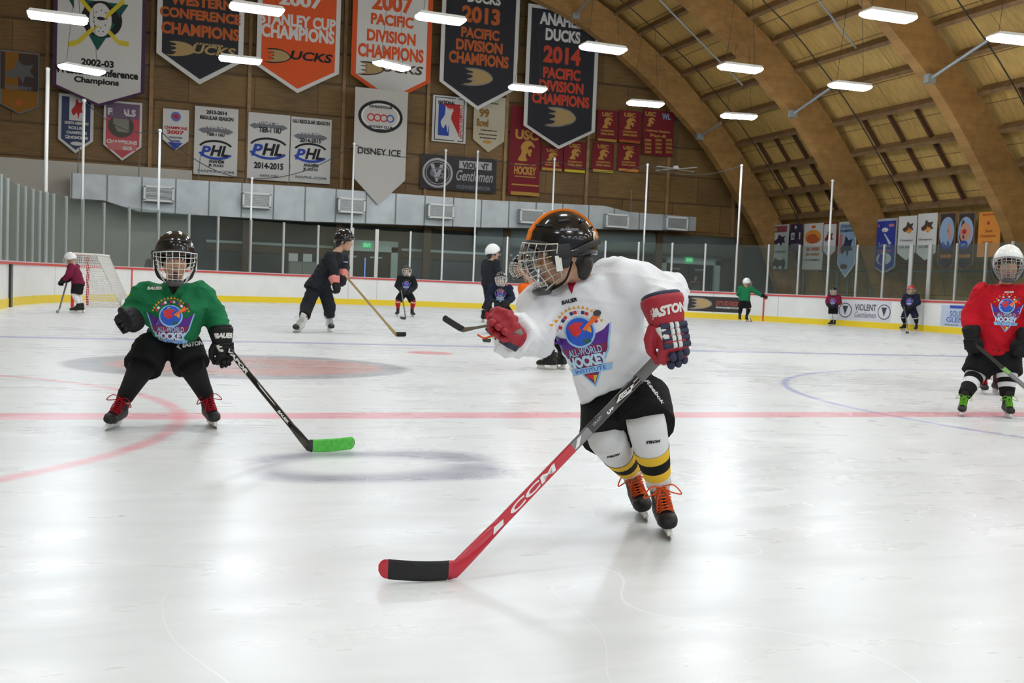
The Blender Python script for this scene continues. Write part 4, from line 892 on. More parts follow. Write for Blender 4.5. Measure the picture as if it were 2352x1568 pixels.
def helmet(t, o, ax, k, shell, lod=0, cage=True, strip=None, wire=WIRE):
    P = tf(o, ax); nu, nv = (44, 16) if lod == 0 else (24, 9)
    def surf(a, f, g=1.0):
        s, c = math.sin(a), math.cos(a)
        zr = 0.046+(-0.075)*(1-c)/2-0.028*math.exp(-((abs(a)-PI/2)/0.5)**2)    # rim: brow, ears, nape
        z0 = 0.150; z = z0+(zr-z0)*(1-math.cos(f*PI/2)) if f < 1 else zr
        q = max(0.0, 1-((z-0.012)/(z0-0.012))**2)**0.5 if z > 0.012 else 1.0-0.10*((0.012-z)/0.08)
        ry = 0.134 if c > 0 else 0.126
        bump = 1+(0.035*math.exp(-((f-0.72)/0.05)**2) + 0.02*math.exp(-((abs(a)-0.75)/0.10)**2)*(0.3 < f < .95) + .02*math.exp(-((abs(a)-2.2)/0.14)**2)*(f > .3)) if lod == 0 else 1+0.03*math.exp(-((f-0.72)/0.08)**2)
        g2 = g*bump
        return P(0.108*k*q*s*g2, (ry*q*c*g2-0.004)*k, z*k*g)
    rings = [[surf(-PI+2*PI*j/nu, max(0.02, i/nv)) for j in range(nu)] for i in range(nv+1)]
    inner = [[surf(-PI+2*PI*j/nu, max(0.02, i/nv), 0.93) for j in range(nu)] for i in reversed(range(nv+1))]
    sh = MB(); sh.rings(rings+inner, True); h = sh.build('helmet', shell, t, smooth=True)
    if lod == 0:
        m = MB(); ear = []                                              # moulded ear guards and brow lip
        for s in (-1, 1):
            g = MB(); g.loft([(P(s*.103*k, .035*k, z*k), ax[1]*(w_*k), ax[0]*(.010*k)) for z, w_ in ((.03,.035),(.0,.042),(-.035,.034),(-.055,.018))], 14, p=3); g.build('ear_guard', PADB, h, smooth=True)
            for a0 in (0.35, 0.62, 0.9):                                   # vents
                c0 = surf(s*a0, .60, 1.012); MB().box(c0, (.034*k, .006*k, .007*k), ortho(V(c0)-V(P(0,0,.05*k)), ax[2])).build('vent', PADB, h)
            for a0, f0 in ((1.5, .45), (2.3, .50), (2.75, .62)):
                c0 = surf(s*a0, f0, 1.010); MB().box(c0, (.040*k, .006*k, .009*k), ortho(V(c0)-V(P(0,0,.05*k)), ax[2])).build('vent', PADB, h)
        lip = MB(); lip.tube([surf(a/10*1.45, .985, 1.03) for a in range(-10, 11)], [(.006*k, .013*k)]*21, 8, hint=ax[2]); lip.build('brow_band', PADB, h, smooth=True)
        if strip:
            fs = [(0, f/14) for f in range(13, 0, -1)]+[(PI, f/14) for f in range(1, 12)]
            R = []
            for a, f in fs:
                c0 = surf(a, max(f, .03), 1.012); w_ = .021*k*(1 if f > .1 else 1); nn = (c0-P(0,0,.02*k)).normalized()
                R.append([c0-ax[0]*w_-nn*.006, c0-ax[0]*w_+nn*.003*k, c0+ax[0]*w_+nn*.003*k, c0+ax[0]*w_-nn*.006])
            MB().rings(R).build('top_strip', strip, h)
    if not cage: return h, surf
    A = 1.32
    def cg(a, tt):
        zt = .052-0.188*tt; fwd = .142+.030*math.sin(PI*min(1, tt*1.15))-.030*tt*tt; wd = .118*(1-.30*tt*tt)
        return P(wd*math.sin(a)*k, fwd*math.cos(a)**0.8*k if math.cos(a) > 0 else 0, (zt-0.02*abs(math.sin(a))**2*(1-tt)+.055*tt*abs(math.sin(a))**3)*k)
    r = .0018*k if lod == 0 else .0030*k; nvb, nhb = (9, 6) if lod < 2 else (5, 4)
    cgm = MB().tube([cg(-A+2*A*i/18, 0) for i in range(19)]+[cg(A, j/8) for j in range(1, 9)]+[cg(A-2*A*i/18, 1) for i in range(1, 19)]+[cg(-A, 1-j/8) for j in range(1, 8)], r*1.5, 6, closed=True)
    cgo = cgm.build('face_cage', wire, h, smooth=True)
    for i in range(1, nvb):
        a = -A+2*A*i/nvb; MB().tube([cg(a, j/12) for j in range(13)], r, 5).build('cage_bar', wire, h, smooth=True)
    for j in range(1, nhb):
        MB().tube([cg(-A+2*A*i/18, j/nhb) for i in range(19)], r, 5).build('cage_bar', wire, h, smooth=True)
    m = MB(); m.loft([(P(0, .085*k, -.113*k), ax[0]*(.045*k), ax[1]*(.040*k)), (P(0, .098*k, -.128*k), ax[0]*(.050*k), ax[1]*(.036*k)), (P(0, .092*k, -.143*k), ax[0]*(.036*k), ax[1]*(.026*k))], 16, p=2.6)
    m.build('chin_cup', CUP, h, smooth=True)
    for s in (-1, 1):
        MB().tube(cat([P(s*.105*k, .0, -.035*k), P(s*.085*k, .03*k, -.10*k), P(s*.035*k, .075*k, -.126*k)], 5), [(.010*k, .0025*k)]*11, 6, hint=ax[1]).build('chin_strap', STRAP, h)
        if lod == 0: MB().box(P(s*.112*k, .052*k, -.035*k), (.008*k, .022*k, .055*k), ax).build('cage_clip', G_WHITE, h); MB().tube(cat([P(s*.112*k, .06*k, -.01*k), P(s*.118*k, .0, -.005*k), P(s*.108*k, -.07*k, .012*k), P(s*.06*k,-.125*k,.022*k)], 5), [(.011*k, .003*k)]*16, 6, hint=ax[1]).build('cage_strap', STRAP, h)
    return h, surf

def head_parts(m, o, ax, k, lod):
    P = tf(o, ax); b = lambda c, r, n=16: m.ball(P(*[x*k for x in c]), tuple(x*k for x in r), ax, n, n//2+2)
    b((0,-.012,.035), (.076,.094,.088), 20); b((0,.022,-.035), (.062,.066,.085), 20); b((0,.045,-.092), (.034,.036,.030))
    b((0,.080,-.018), (.014,.022,.030)); b((0,.098,-.034), (.016,.014,.013))
    if lod < 2:
        for s in (-1, 1): b((s*.034,.064,-.030), (.028,.026,.030)); b((s*.030,.074,.032), (.030,.018,.012)); b((s*.012,.092,-.038), (.010,.011,.009)); b((s*.078,-.008,-.012), (.010,.022,.034))
        b((0,.076,-.066), (.024,.014,.010)); b((0,.074,-.080), (.020,.013,.009))
def face_parts(t, o, ax, k, hair=HAIR, mouth_open=0.0):
    P = tf(o, ax)
    for s in (-1, 1):
        e = MB(); e.ball(P(s*.031*k, .0735*k, .004*k), (.0135*k, .0130*k, .0085*k), ax, 14, 10); eo = e.build('eye', EYEW, t, smooth=True)
        i = MB(); i.ball(P(s*.031*k, .0825*k, .004*k), (.0062*k, .0045*k, .0062*k), ax, 12, 8); i.build('iris', IRIS, eo, smooth=True)
        l = MB(); l.tube([P((s*.031+x)*k, (.0850-abs(x)*.35)*k, (.0125-abs(x)*.30)*k) for x in (-.015,-.007,0,.007,.015)], .0022*k, 6); l.build('eyelid', SKIN, eo, smooth=True)
        m = MB(); m.tube([P((s*.031+x)*k, (.0905-abs(x)*.5)*k, (.026+.004*math.cos(x*90))*k) for x in (-.018,-.009,0,.009,.018)], [.0018*k,.003*k,.0034*k,.003*k,.0016*k], 6); m.build('eyebrow', hair, t, smooth=True)
    m = MB(); m.tube([P(x*k, (.0895-abs(x)*.45)*k, (-.067+.02*abs(x)+.002*math.cos(x*200))*k) for x in (-.022,-.011,0,.011,.022)], [.0016*k,.0042*k,.0045*k,.0042*k,.0016*k], 8)
    m.tube([P(x*k, (.0875-abs(x)*.45)*k, (-.079-mouth_open+.10*abs(x))*k) for x in (-.02,-.01,0,.01,.02)], [.0018*k,.0046*k,.0052*k,.0046*k,.0018*k], 8); m.build('lips', LIP, t, smooth=True)
    if mouth_open:
        q = MB(); q.ball(P(0, .086*k, (-.073-mouth_open/2)*k), (.016*k, .008*k, (.004+mouth_open/2)*k), ax, 12, 8); q.build('mouth', mat('mouth_dark', (0.03, 0.008, 0.008), 0.4), t, smooth=True)
    for s in (-1, 1):
        n = MB(); n.ball(P(s*.006*k, .1065*k, -.0415*k), (.0036*k, .003*k, .0022*k), ax, 8, 6); n.build('nostril', mat('nostril_dark', (0.08, 0.03, 0.02), 0.6), t, smooth=True)
def hair_cap(t, o, ax, k, m_, low=-.075):
    P = tf(o, ax); m = MB()
    m.ball(P(0, -.008*k, .036*k), (.083*k, .100*k, .090*k), ax, 18, 12); m.ball(P(0, -.062*k, -.045*k), (.062*k, .042*k, (.045-low*.3)*k), ax, 14, 10)
    for s in (-1, 1): m.ball(P(s*.066*k, .012*k, -.012*k), (.014*k, .020*k, .042*k), ax, 10, 8)
    me = fuse(m, 'hair', m_, .007*k, 3, wr=lambda c, n: .002*noise.noise(c*60)); return link('hair', me, t)

def glove(t, W, d, n, thumb, k, pal, lod=0, curl=1.0, text=None, name='glove', short=False):
    """W wrist, d towards the fingers, n out of the back of the hand, thumb +1/-1 side along d x n"""
    Y = V(d).normalized(); Z = V(n); Z = (Z-Y*Z.dot(Y)).normalized(); X = Y.cross(Z)*thumb; ax = (X, Y, Z); P = tf(W, ax)
    b = MB()
    b.loft([(P(0, y*k, z*k), X*(w_*k), Z*(h*k)) for y, z, w_, h in ((.0,0,.048,.034),(.03,.002,.050,.032),(.07,.004,.051,.029),(.095,.002,.046,.022))], 20, p=2.8)
    xs = (.037, .013, -.012, -.035); ln = (.94, 1.06, 1.0, .80)
    cu = curl
    for x, l in zip(xs, ln):
        a1 = .35+.45*cu; a2 = a1+.75*cu+.1; a3 = a2+.85*cu+.1; p = V((x, .086, .010)); pts = [p]
        for a, s in ((a1, .040), (a2, .034), (a3, .028)): p = p+V((0, math.cos(a)*s*l, -math.sin(a)*s*l)); pts.append(p)
        b.tube([P(q.x*k, q.y*k, q.z*k) for q in pts], [.0150*k, .0152*k, .0140*k, .0115*k], 10); b.ball(P(*(pts[3]*k)), .0125*k, nu=8, nv=6)
        if lod == 0: b.ball(P(*(pts[1]*k)), .0165*k, nu=10, nv=8); b.ball(P(*(pts[2]*k)), .0155*k, nu=10, nv=8)
    th = [(.046,.012,-.004),(.066,.048,-.016),(.060,.080,-.034),(.042,.100,-.050)]
    b.tube([P(x*k, y*k, z*k) for x, y, z in th], [.020*k,.0185*k,.0165*k,.0120*k], 10); b.ball(P(.042*k,.100*k,-.050*k), .0125*k, nu=8, nv=6)
    me = fuse(b, name, pal['fingers'], (.0045 if lod == 0 else .007 if lod == 1 else .012)*k, 2); g = link(name, me, t)
    c = MB(); c.loft([(P(0, y*k, 0), X*(w_*k), Z*(h*k)) for y, w_, h in (((-.012,.044,.036),(-.006,.048,.038),(.008,.050,.038),(.018,.050,.036)) if short else ((-.075,.066,.056),(-.060,.068,.056),(-.02,.060,.047),(.008,.054,.041),(.018,.050,.036)))], 24, p=2.6)
    co_ = c.build('cuff', pal['cuff'], g, smooth=True)
    m = MB(); m.loft([(P(0, y*k, 0), X*(w_*k), Z*(h*k)) for y, w_, h in (((-.020,.036,.028),(-.016,.042,.033),(-.008,.042,.033)) if short else ((-.088,.058,.047),(-.083,.062,.051),(-.070,.062,.051)))], 20, p=2.6); m.build('cuff_liner', pal['liner'], g, smooth=True)
    pa = MB(); pa.loft([(P(0, y*k, -.022*k), X*(.040*k), Z*(.014*k)) for y in (.005, .03, .06, .085)], 14); pa.build('palm', pal['palm'], g, smooth=True)
    if lod < 2:
        for r_, y in enumerate((.022, .042, .062, .082)):
            q = MB(); q.loft([(P(x*k, y*k, (.030-.0025*r_-abs(x)*.10)*k), Y*(.0105*k), Z*(.0105*k)) for x in (-.050,-.046,-.02,.0,.02,.038,.042)], 12, p=2.5); q.build('back_roll', pal['roll'], g, smooth=True)
            if lod == 0 and pal.get('stripe'):
                for sx in (-.012, .006):
                    q = MB(); q.loft([(P((sx+x)*k, y*k, (.0312-.0025*r_)*k), Y*(.0108*k), Z*(.0108*k)) for x in (-.006, .006)], 12, p=2.5); q.build('roll_stripe', pal['stripe'], g, smooth=True)
        for x, l in zip(xs, ln):                                       # finger pads
            for (y, z, w_, h) in ((.112*1, .008, .0155, .016), (.132*1, -.016, .015, .015)):
                if x == xs[0] or lod: continue
                q = MB(); q.ball(P(x*k, (y+(l-1)*.04)*k, z*k), (w_*.9*k, .017*k, h*.75*k), ax, 12, 8); q.build('finger_pad', pal['pad'], g, smooth=True)
    if lod == 0 and pal.get('patch'):
        q = MB(); q.loft([(P((.040-y*.2)*k, y*k, .012*k), X*(.016*k), Z*(.022*k)) for y in (.022, .05, .062)], 14, p=3); q.build('thumb_patch', pal['patch'], g, smooth=True)
    if text:
        D = Decal(g, bvh_of(co_.data), P(0, -.026*k, .05*k), text[1] if len(text) > 1 else X, Z, k, .012, .12); D.text(text[0], -.010, 0, text[2] if len(text) > 2 else .11, .030, pal['text'], .002, .06, .15)
    return g, ax

def skate(t, toe, heel, k, boot=BOOT, lace=L_ORG, lod=0, tilt=(0,0,1), toecap=TOE, bows=True):
    """toe and heel are the runner's ends on the ice"""
    toe, heel = V(toe), V(heel); c = (toe+heel)/2; ax = ortho(toe-heel, tilt); X, F, Z = ax; P = tf(c, ax)
    b = MB(); q = lambda y, z, w_, h: (P(0, y*k, z*k), X*(w_*k), Z*(h*k))
    b.loft([q(-.118,.092,.022,.018), q(-.112,.092,.032,.032), q(-.08,.096,.038,.040), q(-.03,.094,.040,.042), q(.03,.086,.042,.036), q(.075,.080,.041,.030), q(.108,.076,.034,.025), q(.124,.074,.020,.016)], 20, p=2.5)
    b.loft([(P(0, y*k, z*k), X*(w_*k), F*(h*k)) for y, z, w_, h in ((-.052,.09,.038,.058),(-.055,.13,.037,.054),(-.058,.165,.039,.052),(-.060,.205,.044,.054))], 20, p=2.4)
    b.loft([(P(0, y*k, z*k), X*(.030*k), (F*.5+Z*.86)*(h*k)) for y, z, h in ((.045,.098,.020),(.010,.125,.022),(-.012,.16,.02))], 12)
    me = fuse(b, 'skate', boot, (.005 if lod == 0 else .008 if lod == 1 else .014)*k, 3); s = link('skate', me, t)
    m = MB(); m.loft([q(.072,.078,.0425,.031), q(.090,.078,.041,.030), q(.110,.074,.035,.026), q(.124,.070,.024,.018), q(.129,.069,.012,.009)], 20, p=2.5); m.build('toe_cap', toecap, s, smooth=True)
    h = MB(); h.prism([(-.115,.060),(-.045,.062),(-.035,.030),(.030,.030),(.045,.060),(.112,.058),(.118,.022),(-.112,.020)], P(-.010*k, 0, 0), F*k, Z*k, -.020*k); ho = h.build('blade_holder', HOLD, s)
    r_ = MB(); r_.prism([(-.125,.012),(-.118,.024),(.118,.026),(.128,.014),(.118,.003),(.08,.0),(-.08,.0),(-.115,.004)], P(-.002*k, 0, 0), F*k, Z*k, -.004*k); r_.build('runner', STEEL, s)
    if lod < 2:
        tg = MB(); tg.loft([(P(0, y*k, z*k), X*(w_*k), F*(.008*k)) for y, z, w_ in ((.004,.150,.030),(-.004,.20,.034),(.004,.245,.034),(.012,.255,.026))], 12, p=3); tg.build('tongue', FELT if lod == 0 and boot is BOOT and lace is L_ORG else boot, s, smooth=True)
        ln = MB(); rows = 9; front = []
        for i in range(rows):
            f = i/(rows-1); y = .070-.074*f**.75; z = .112+.085*f**1.15; front.append((y, z))
            w_ = .030+.004*f
            for sg in (-1, 1):
                y2, z2 = .070-.074*min(1, (i+.8)/(rows-1))**.75, .112+.085*min(1, (i+.8)/(rows-1))**1.15
                ln.tube([P(-sg*w_*k, (y-.006)*k, (z-.006)*k), P(-sg*.015*k, (y+.004)*k, (z+.006)*k), P(sg*.012*k, ((y+y2)/2+.006)*k, ((z+z2)/2+.008)*k), P(sg*w_*k, (y2-.006)*k, (z2-.006)*k)], [(.0048*k, .0024*k)]*4, 6, hint=Z)
        if bows:
            y, z = front[-1]
            for sg in (-1, 1):
                ln.tube(cat([P(0, (y+.012)*k, z*k), P(sg*.045*k, (y+.035)*k, (z+.012)*k), P(sg*.078*k, (y+.028)*k, (z-.030)*k), P(sg*.048*k, (y+.030)*k, (z-.024)*k), P(0, (y+.014)*k, (z-.004)*k)], 5), .0030*k, 6)
                ln.tube(cat([P(0, (y+.014)*k, z*k), P(sg*.025*k, (y+.045)*k, (z-.04)*k), P(sg*.034*k, (y+.05)*k, (z-.10)*k)], 5), .0026*k, 6)
        ln.build('laces', lace, s, smooth=True)
    return s, P(0, -.055*k, .20*k)

def stick(label, top, heel, toe, k=1.0, shaft=((0, 1, BLACK),), blade=PADB, tape=None, toe_m=None, grip=None, group=None, up=(0,0,1), bh=.055, lod=0, curve=.012, front=None):
    top, heel, toe = V(top), V(heel), V(toe)
    t = thing('hockey_stick', label, 'hockey stick', (heel+toe)/2, group)
    bd = (toe-heel).normalized(); bu = V(up); bu = (bu-bd*bu.dot(bd)).normalized(); bn = bd.cross(bu).normalized()
    L = (toe-heel).length; hs = heel+bu*bh*.55
    sd = (hs-top).normalized(); N = V(front) if front is not None else bn; N = (N-sd*N.dot(sd)).normalized(); S = sd.cross(N)
    neck = cat([top.lerp(hs, .80), top.lerp(hs, .93), hs+bd*L*.10, hs+bd*L*.2], 5)
    a, b, e = .0150*k, .0105*k, top.lerp(hs, .82)
    def seg(p, q, m_, f=1.0, nm='shaft'):
        return MB().rings([[x+S*(sa*a*f)+N*(sb*b*f) for sa, sb in ((-1,-.7),(-.75,-1),(.75,-1),(1,-.7),(1,.7),(.75,1),(-.75,1),(-1,.7))] for x in (p, q)]).build(nm, m_, t)
    for f0, f1, m_ in shaft: seg(top.lerp(e, f0), top.lerp(e, f1), m_)
    m = MB(); R = []
    for i in range(9):                                                   # hosel: shaft flowing into the blade
        f = i/8; c = e.lerp(hs, min(1, f*1.35)) if f < .74 else hs.lerp(heel+bd*L*.10+bu*bh*.5, (f-.74)/.26)
        w_ = a*(1-f)+bh*.5*f; th = b*(1-f)+.0055*k*f; D = (S*(1-f)+(-bu)*f if S.dot(bu) < 0 else S*(1-f)+bu*f).normalized(); Nn = (N*(1-f)+bn*(f if N.dot(bn) > 0 else -f)).normalized()
        R.append([c+D*(sa*w_)+Nn*(sb*th) for sa, sb in ((-1,-.7),(-.75,-1),(.75,-1),(1,-.7),(1,.7),(.75,1),(-.75,1),(-1,.7))])
    m.rings(R).build('hosel', shaft[-1][2], t, smooth=True)
    def bl(f0, f1, g, m_, nm):
        R = []; n = 30
        for i in range(n+1):
            f = f0+(f1-f0)*i/n; x = heel+bd*(L*f)+bn*(curve*4*(f*f-f))
            h = bh*(.5 if f < .9 else .5*math.sqrt(max(.04, 1-((f-.9)/.105)**2))); lo_ = .55*max(0, 1-f/.13)*bh*.5; c = x+bu*(bh*.5+.010*k*f*f+lo_); h = h-lo_*.9
            R.append([c+bu*(sa*h*g)+bn*(sb*.0055*k*(1-.45*f)*g) for sa, sb in ((-1,-.4),(-.8,-1),(.8,-1),(1,-.4),(1,.4),(.8,1),(-.8,1),(-1,.4))])
        return MB().rings(R).build(nm, m_, t, smooth=False)
    bl(.04, 1.0, 1.0, toe_m or blade, 'blade')
    if tape: bl(.10, .88 if toe_m else .985, 1.04, tape, 'blade_tape')
    if grip:
        MB().tube([top.lerp(hs, -.005+.16*i/16) for i in range(17)], [(a*(1.22 if i else 1.5), b*(1.35 if i else 1.6)) for i in range(17)], 12, hint=N).build('grip_tape', grip, t, smooth=True)
    return t, dict(top=top, end=e, sd=sd, N=N, S=S, b=b, a=a, bn=bn, heel=heel, bd=bd, bu=bu, L=L)

def sock(t, kn, an, m_, k, r=(.062,.060,.040), fwd=(0,-1,0), seg=None, name='sock'):
    pts = [V(kn)+(V(kn)-V(an)).normalized()*.05*k, V(kn), V(kn).lerp(V(an), .35), V(kn).lerp(V(an), .7), V(an)]
    rr = [r[0]*.97*k, r[0]*k, r[1]*k, (r[1]*.45+r[2]*.55)*k, r[2]*k]
    fine = [V(p) for p in cat(pts, 14)]; fr = [p[0] for p in cat([(x,) for x in rr], 14)]
    base = MB().tube(fine, fr, 20); me = base.mesh(name, m_, True)
    s = link(name, me, t); n = len(fine)-1
    for f0, f1, mm in (seg or ()):
        i0, i1 = round(f0*n), max(round(f0*n)+1, round(f1*n)); MB().tube(fine[i0:i1+1], [x*1.02+.001 for x in fr[i0:i1+1]], 20, cap=False).build('sock_stripe', mm, s, smooth=True)
    return s

def player(label, J, k, cf, hf, hu, c, lod=1, group=None, torso=None, sleeve=(.072,.066,.056), leg=(.098,.088), gl=None, cage=True, strip=None, seed=0.0, long_pants=False, hair=None, face=True, mouth=0.0, pads=(), sockr=(.062,.060,.040), wire=WIRE, mouthk=1):
    base = V((J['pv'].x, J['pv'].y, 0)); t = thing('person', label, 'person', base, group); R = {}
    cf = V(cf).normalized(); R_ = (J['shL']-J['shR']); across = R_.normalized(); spine = (J['nk']-J['pv']).normalized()
    vox = (.007 if lod == 0 else .010 if lod == 1 else .016)*k
    hax = ortho(hf, hu)
    # body
    b = MB(); b.tube([J['pv'], J['pv'].lerp(J['nk'], .5), J['pv'].lerp(J['nk'], .85), J['nk']], [.075*k, .075*k, .075*k, .046*k], 14)
    P = tf(J['hd'], hax); b.tube([J['nk'].lerp(J['pv'], .12), J['nk'], P(0, -.018*k, -.06*k), P(0, -.012*k, 0)], [.055*k, .046*k, .043*k, .045*k], 14)
    head_parts(b, J['hd'], hax, k, lod)
    for s in 'RL':
        b.tube([J['nk'].lerp(J['sh'+s], .25)-spine*.03*k, J['sh'+s]-spine*.01*k, J['el'+s], J['wr'+s]], [.035*k, .036*k, .034*k, .026*k], 10); b.ball(J['wr'+s], .028*k, nu=8, nv=6)
        b.tube([J['pv'], J['hi'+s], J['kn'+s], J['an'+s]], [.07*k, .064*k, .045*k, .032*k], 10)
    bo = link('body', fuse(b, 'body', SKIN, (.0048 if lod == 0 else .007 if lod == 1 else .014)*k, 3), t); R['body'] = bo
    if face and lod < 2: face_parts(t, J['hd'], hax, k, mouth_open=mouth)
    if lod < 2 or hair: hair_cap(t, J['hd'], hax, k, hair or HAIR)
    # jersey
    m = MB()
    if torso is None:
        sp = lambda f: J['pv'].lerp(J['nk'], f); w_ = R_.length/2
        torso = [(sp(1.02), across*.055*k, cf*.05*k), (sp(.93), across*w_*.72, cf*.085*k), (sp(.78), across*w_*.98, cf*.115*k), (sp(.45), across*w_*.93, cf*.122*k), (sp(.10), across*w_*.95, cf*.128*k), (sp(-.10), across*w_*.97, cf*.130*k)]
    m.loft(torso, 28, p=2.3)
    for c0, r0 in pads: m.ball(c0, r0, nu=18, nv=12)
    for s in 'RL':
        a, e, w2 = J['sh'+s], J['el'+s], J['wr'+s]; i = J['nk'].lerp(a, .45)-spine*.05*k
        m.tube([i, a, a.lerp(e, .5), e], [sleeve[0]*1.1*k, sleeve[0]*1.08*k, sleeve[0]*k, sleeve[1]*1.06*k], 16); m.ball(e, sleeve[1]*1.06*k, nu=14, nv=10); m.ball(a, sleeve[0]*1.1*k, nu=14, nv=10)
        m.tube([e, e.lerp(w2, .55), e.lerp(w2, .98)], [sleeve[1]*1.04*k, sleeve[1]*k, sleeve[2]*k], 16)
    jm = fuse(m, 'jersey', c['jersey'], vox, 26 if lod == 0 else 8 if lod == 1 else 3, wr=wrinkle((.026 if lod == 0 else .020)*k, 1/k, seed)); R['jersey'] = link('jersey', jm, t); R['bvh'] = bvh_of(jm)
    # pants
    m = MB(); pv = J['pv']; hw = (J['hiL']-J['hiR']); q = hw.normalized()
    m.loft([(pv+spine*.08*k, q*.125*k, cf*.105*k), (pv, q*.140*k, cf*.118*k), (pv-spine*.07*k, q*.135*k, cf*.115*k)], 22, p=2.4)
    for s in 'RL':
        h, kn, an = J['hi'+s], J['kn'+s], J['an'+s]
        if long_pants:
            m.tube([h, h.lerp(kn, .5), kn, kn.lerp(an, .5), an+(kn-an).normalized()*.02], [leg[0]*k, leg[0]*.92*k, leg[1]*k, leg[1]*.88*k, leg[1]*.86*k], 16); m.ball(kn, leg[1]*k, nu=12, nv=8)
        else: m.tube([h, h.lerp(kn, .45), h.lerp(kn, J.get('hem', .86))], [leg[0]*k, leg[0]*1.02*k, leg[1]*1.12*k], 20)
    pmh = fuse(m, 'pants', c['pants'], vox, 4, wr=wrinkle(.010*k, 1/k, seed+3)); R['pants'] = link('pants', pmh, t); R['pbvh'] = bvh_of(pmh)
    for s in 'RL':
        if not long_pants:
            R['sock'+s] = sock(t, J['kn'+s], J['an'+s], c['sock'], k, sockr, seg=c.get('sockseg'))
        if 'toe'+s in J: R['skate'+s] = skate(t, J['toe'+s], J['heel'+s], (V(J['toe'+s])-V(J['heel'+s])).length/.235, c.get('boot', BOOT), c.get('lace', L_WHT), lod, J.get('tilt'+s, (0,0,1)), c.get('toecap', TOE), bows=lod < 2)[0]
        g = (gl or {}).get(s)
        if g: R['glove'+s] = glove(t, J['wr'+s]+V(g['d']).normalized()*g.get('in', .05)*k, g['d'], g['n'], g.get('th', 1), g.get('k', k), g.get('pal', c['glove']), lod, g.get('curl', 1.0), g.get('text'), short=g.get('short', False))[0]
    R['helmet'], R['hsurf'] = helmet(t, J['hd'], hax, k, c['helmet'], lod, cage, strip, wire); R['hax'] = hax
    return t, R
def ankle_of(toe, heel, k, tilt=(0,0,1)):
    ax = ortho(V(toe)-V(heel), tilt); return tf((V(toe)+V(heel))/2, ax)(0, -.055*k, .20*k)
# ------------------------------------------------------------------ the boy in white, front
def facing_plane(ref, px, py, dd=0.0):   # point on the upright plane through ref square to its sight line, dd metres beyond it
    h = V((ref.x, ref.y, 0)).normalized(); d = ray(px, py); return CAM + d*(((ref-CAM).dot(h)+dd)/d.dot(h))
def joints_facing(ref, **px): return {k: facing_plane(ref, x, y, dd) for k, (x, y, dd) in px.items()}
def joints(v, **px): return {k: at(x, y, v+dv) for k, (x, y, dv) in px.items()}
CH = (J_WHITE, )
def feet(J, k, s, toe, heel, tilt=(0,0,1)):
    J['toe'+s], J['heel'+s], J['tilt'+s] = V(toe), V(heel), V(tilt); J['an'+s] = ankle_of(toe, heel, k, tilt)
look_from(1400)
K = 0.98
J = joints(3.5, pv=(1428,900,.06), nk=(1338,650,.02), hd=(1293,578,-.04), shR=(1240,704,.06), shL=(1432,656,-.06), elR=(1226,774,.0), wrR=(1178,768,-.22),
           elL=(1536,672,-.06), wrL=(1524,706,-.28), hiR=(1394,925,.10), hiL=(1476,905,.02), knR=(1398,1010,-.02), knL=(1486,980,-.12))
tL, tR = on_ice(1541,1243), on_ice(1488,1200)
dL = V((on_ice(1541,1243)-on_ice(1506,1190))); dR = (on_ice(1488,1200)-on_ice(1452,1148)); dL.z = dR.z = 0
dL, dR = dL.normalized(), dR.normalized(); rL = dL.cross(V((0,0,1))); 
feet(J, K*.92, 'L', tL, tL-dL*.235*K*.92, V((0,0,1))-CR*.16); feet(J, K*.92, 'R', tR, tR-dR*.235*K*.92, V((0,0,1))-CR*.30)
J['hem'] = 1.0
def sec(xl, yl, vl, xr, yr, vr, yh, cf): a, b = at(xl, yl, vl), at(xr, yr, vr); return ((a+b)/2, (b-a)/2, V(cf)*yh)
cf = cam_dir(-.26, -.08, -1)
tor = [(at(1340,636,3.52), cam_dir(1,.25,-.25)*.066, cf*.070), sec(1262,684,3.585,1416,628,3.455,.115,cf), sec(1256,735,3.60,1472,690,3.43,.122,cf), sec(1288,800,3.60,1488,775,3.44,.132,cf), sec(1318,868,3.61,1502,822,3.47,.138,cf), sec(1333,926,3.62,1510,842,3.50,.142,cf), sec(1336,934,3.62,1511,848,3.50,.132,cf)]
GP = dict(fingers=G_RED, cuff=G_RED, liner=G_NAVY, palm=G_PALM, roll=G_NAVY, stripe=G_WHITE, pad=G_NAVY, patch=G_WHITE, text=G_WHITE)
GP2 = dict(GP, pad=G_RED)
hero, H = player('boy in white jersey and black helmet with orange stripe, skating nearest the camera', J, K, cf, cam_dir(-.95,-.16,-.30), cam_dir(.14,.98,-.03),
    dict(jersey=J_WHITE, pants=P_BLACK, sock=S_WHITE, sockseg=[(.50,.61,S_YEL),(.61,.73,S_BLACK),(.73,.84,S_YEL),(.95,1.0,FELT)], glove=GP, helmet=SHELLB, lace=L_ORG), lod=0, torso=tor, sleeve=(.082,.080,.070), leg=(.106,.097),
    gl=dict(L=dict(d=cam_dir(.22,-.97,-.18), n=cam_dir(.42,.05,-1), th=1, k=1.10, text=('EASTON', cam_dir(1,.28,.2), .135)), R=dict(d=cam_dir(-.38,.12,-.95), n=cam_dir(-.60,-.75,-.05), th=-1, k=1.04, curl=1.2, short=True, pal=GP2, **{'in': .0})),
    strip=cloth('helmet_orange', (0.85, 0.22, 0.02)), seed=1.7, sockr=(.073,.066,.046), pads=[(at(1396,646,3.54),.092),(at(1340,655,3.58),.07),(at(1436,652,3.48),.098),(at(1472,662,3.43),.100),(at(1504,672,3.41),.094),(at(1204,776,3.40),.068),(at(1182,786,3.37),.058),(at(1160,792,3.35),.050),(at(1240,786,3.47),.062)])
O = at(1330, 780, 3.42); N = cam_dir(-.26,-.02,-1)
crest(H['jersey'], H['bvh'], O, cam_dir(1,.19,-.2), N, .215, 0)
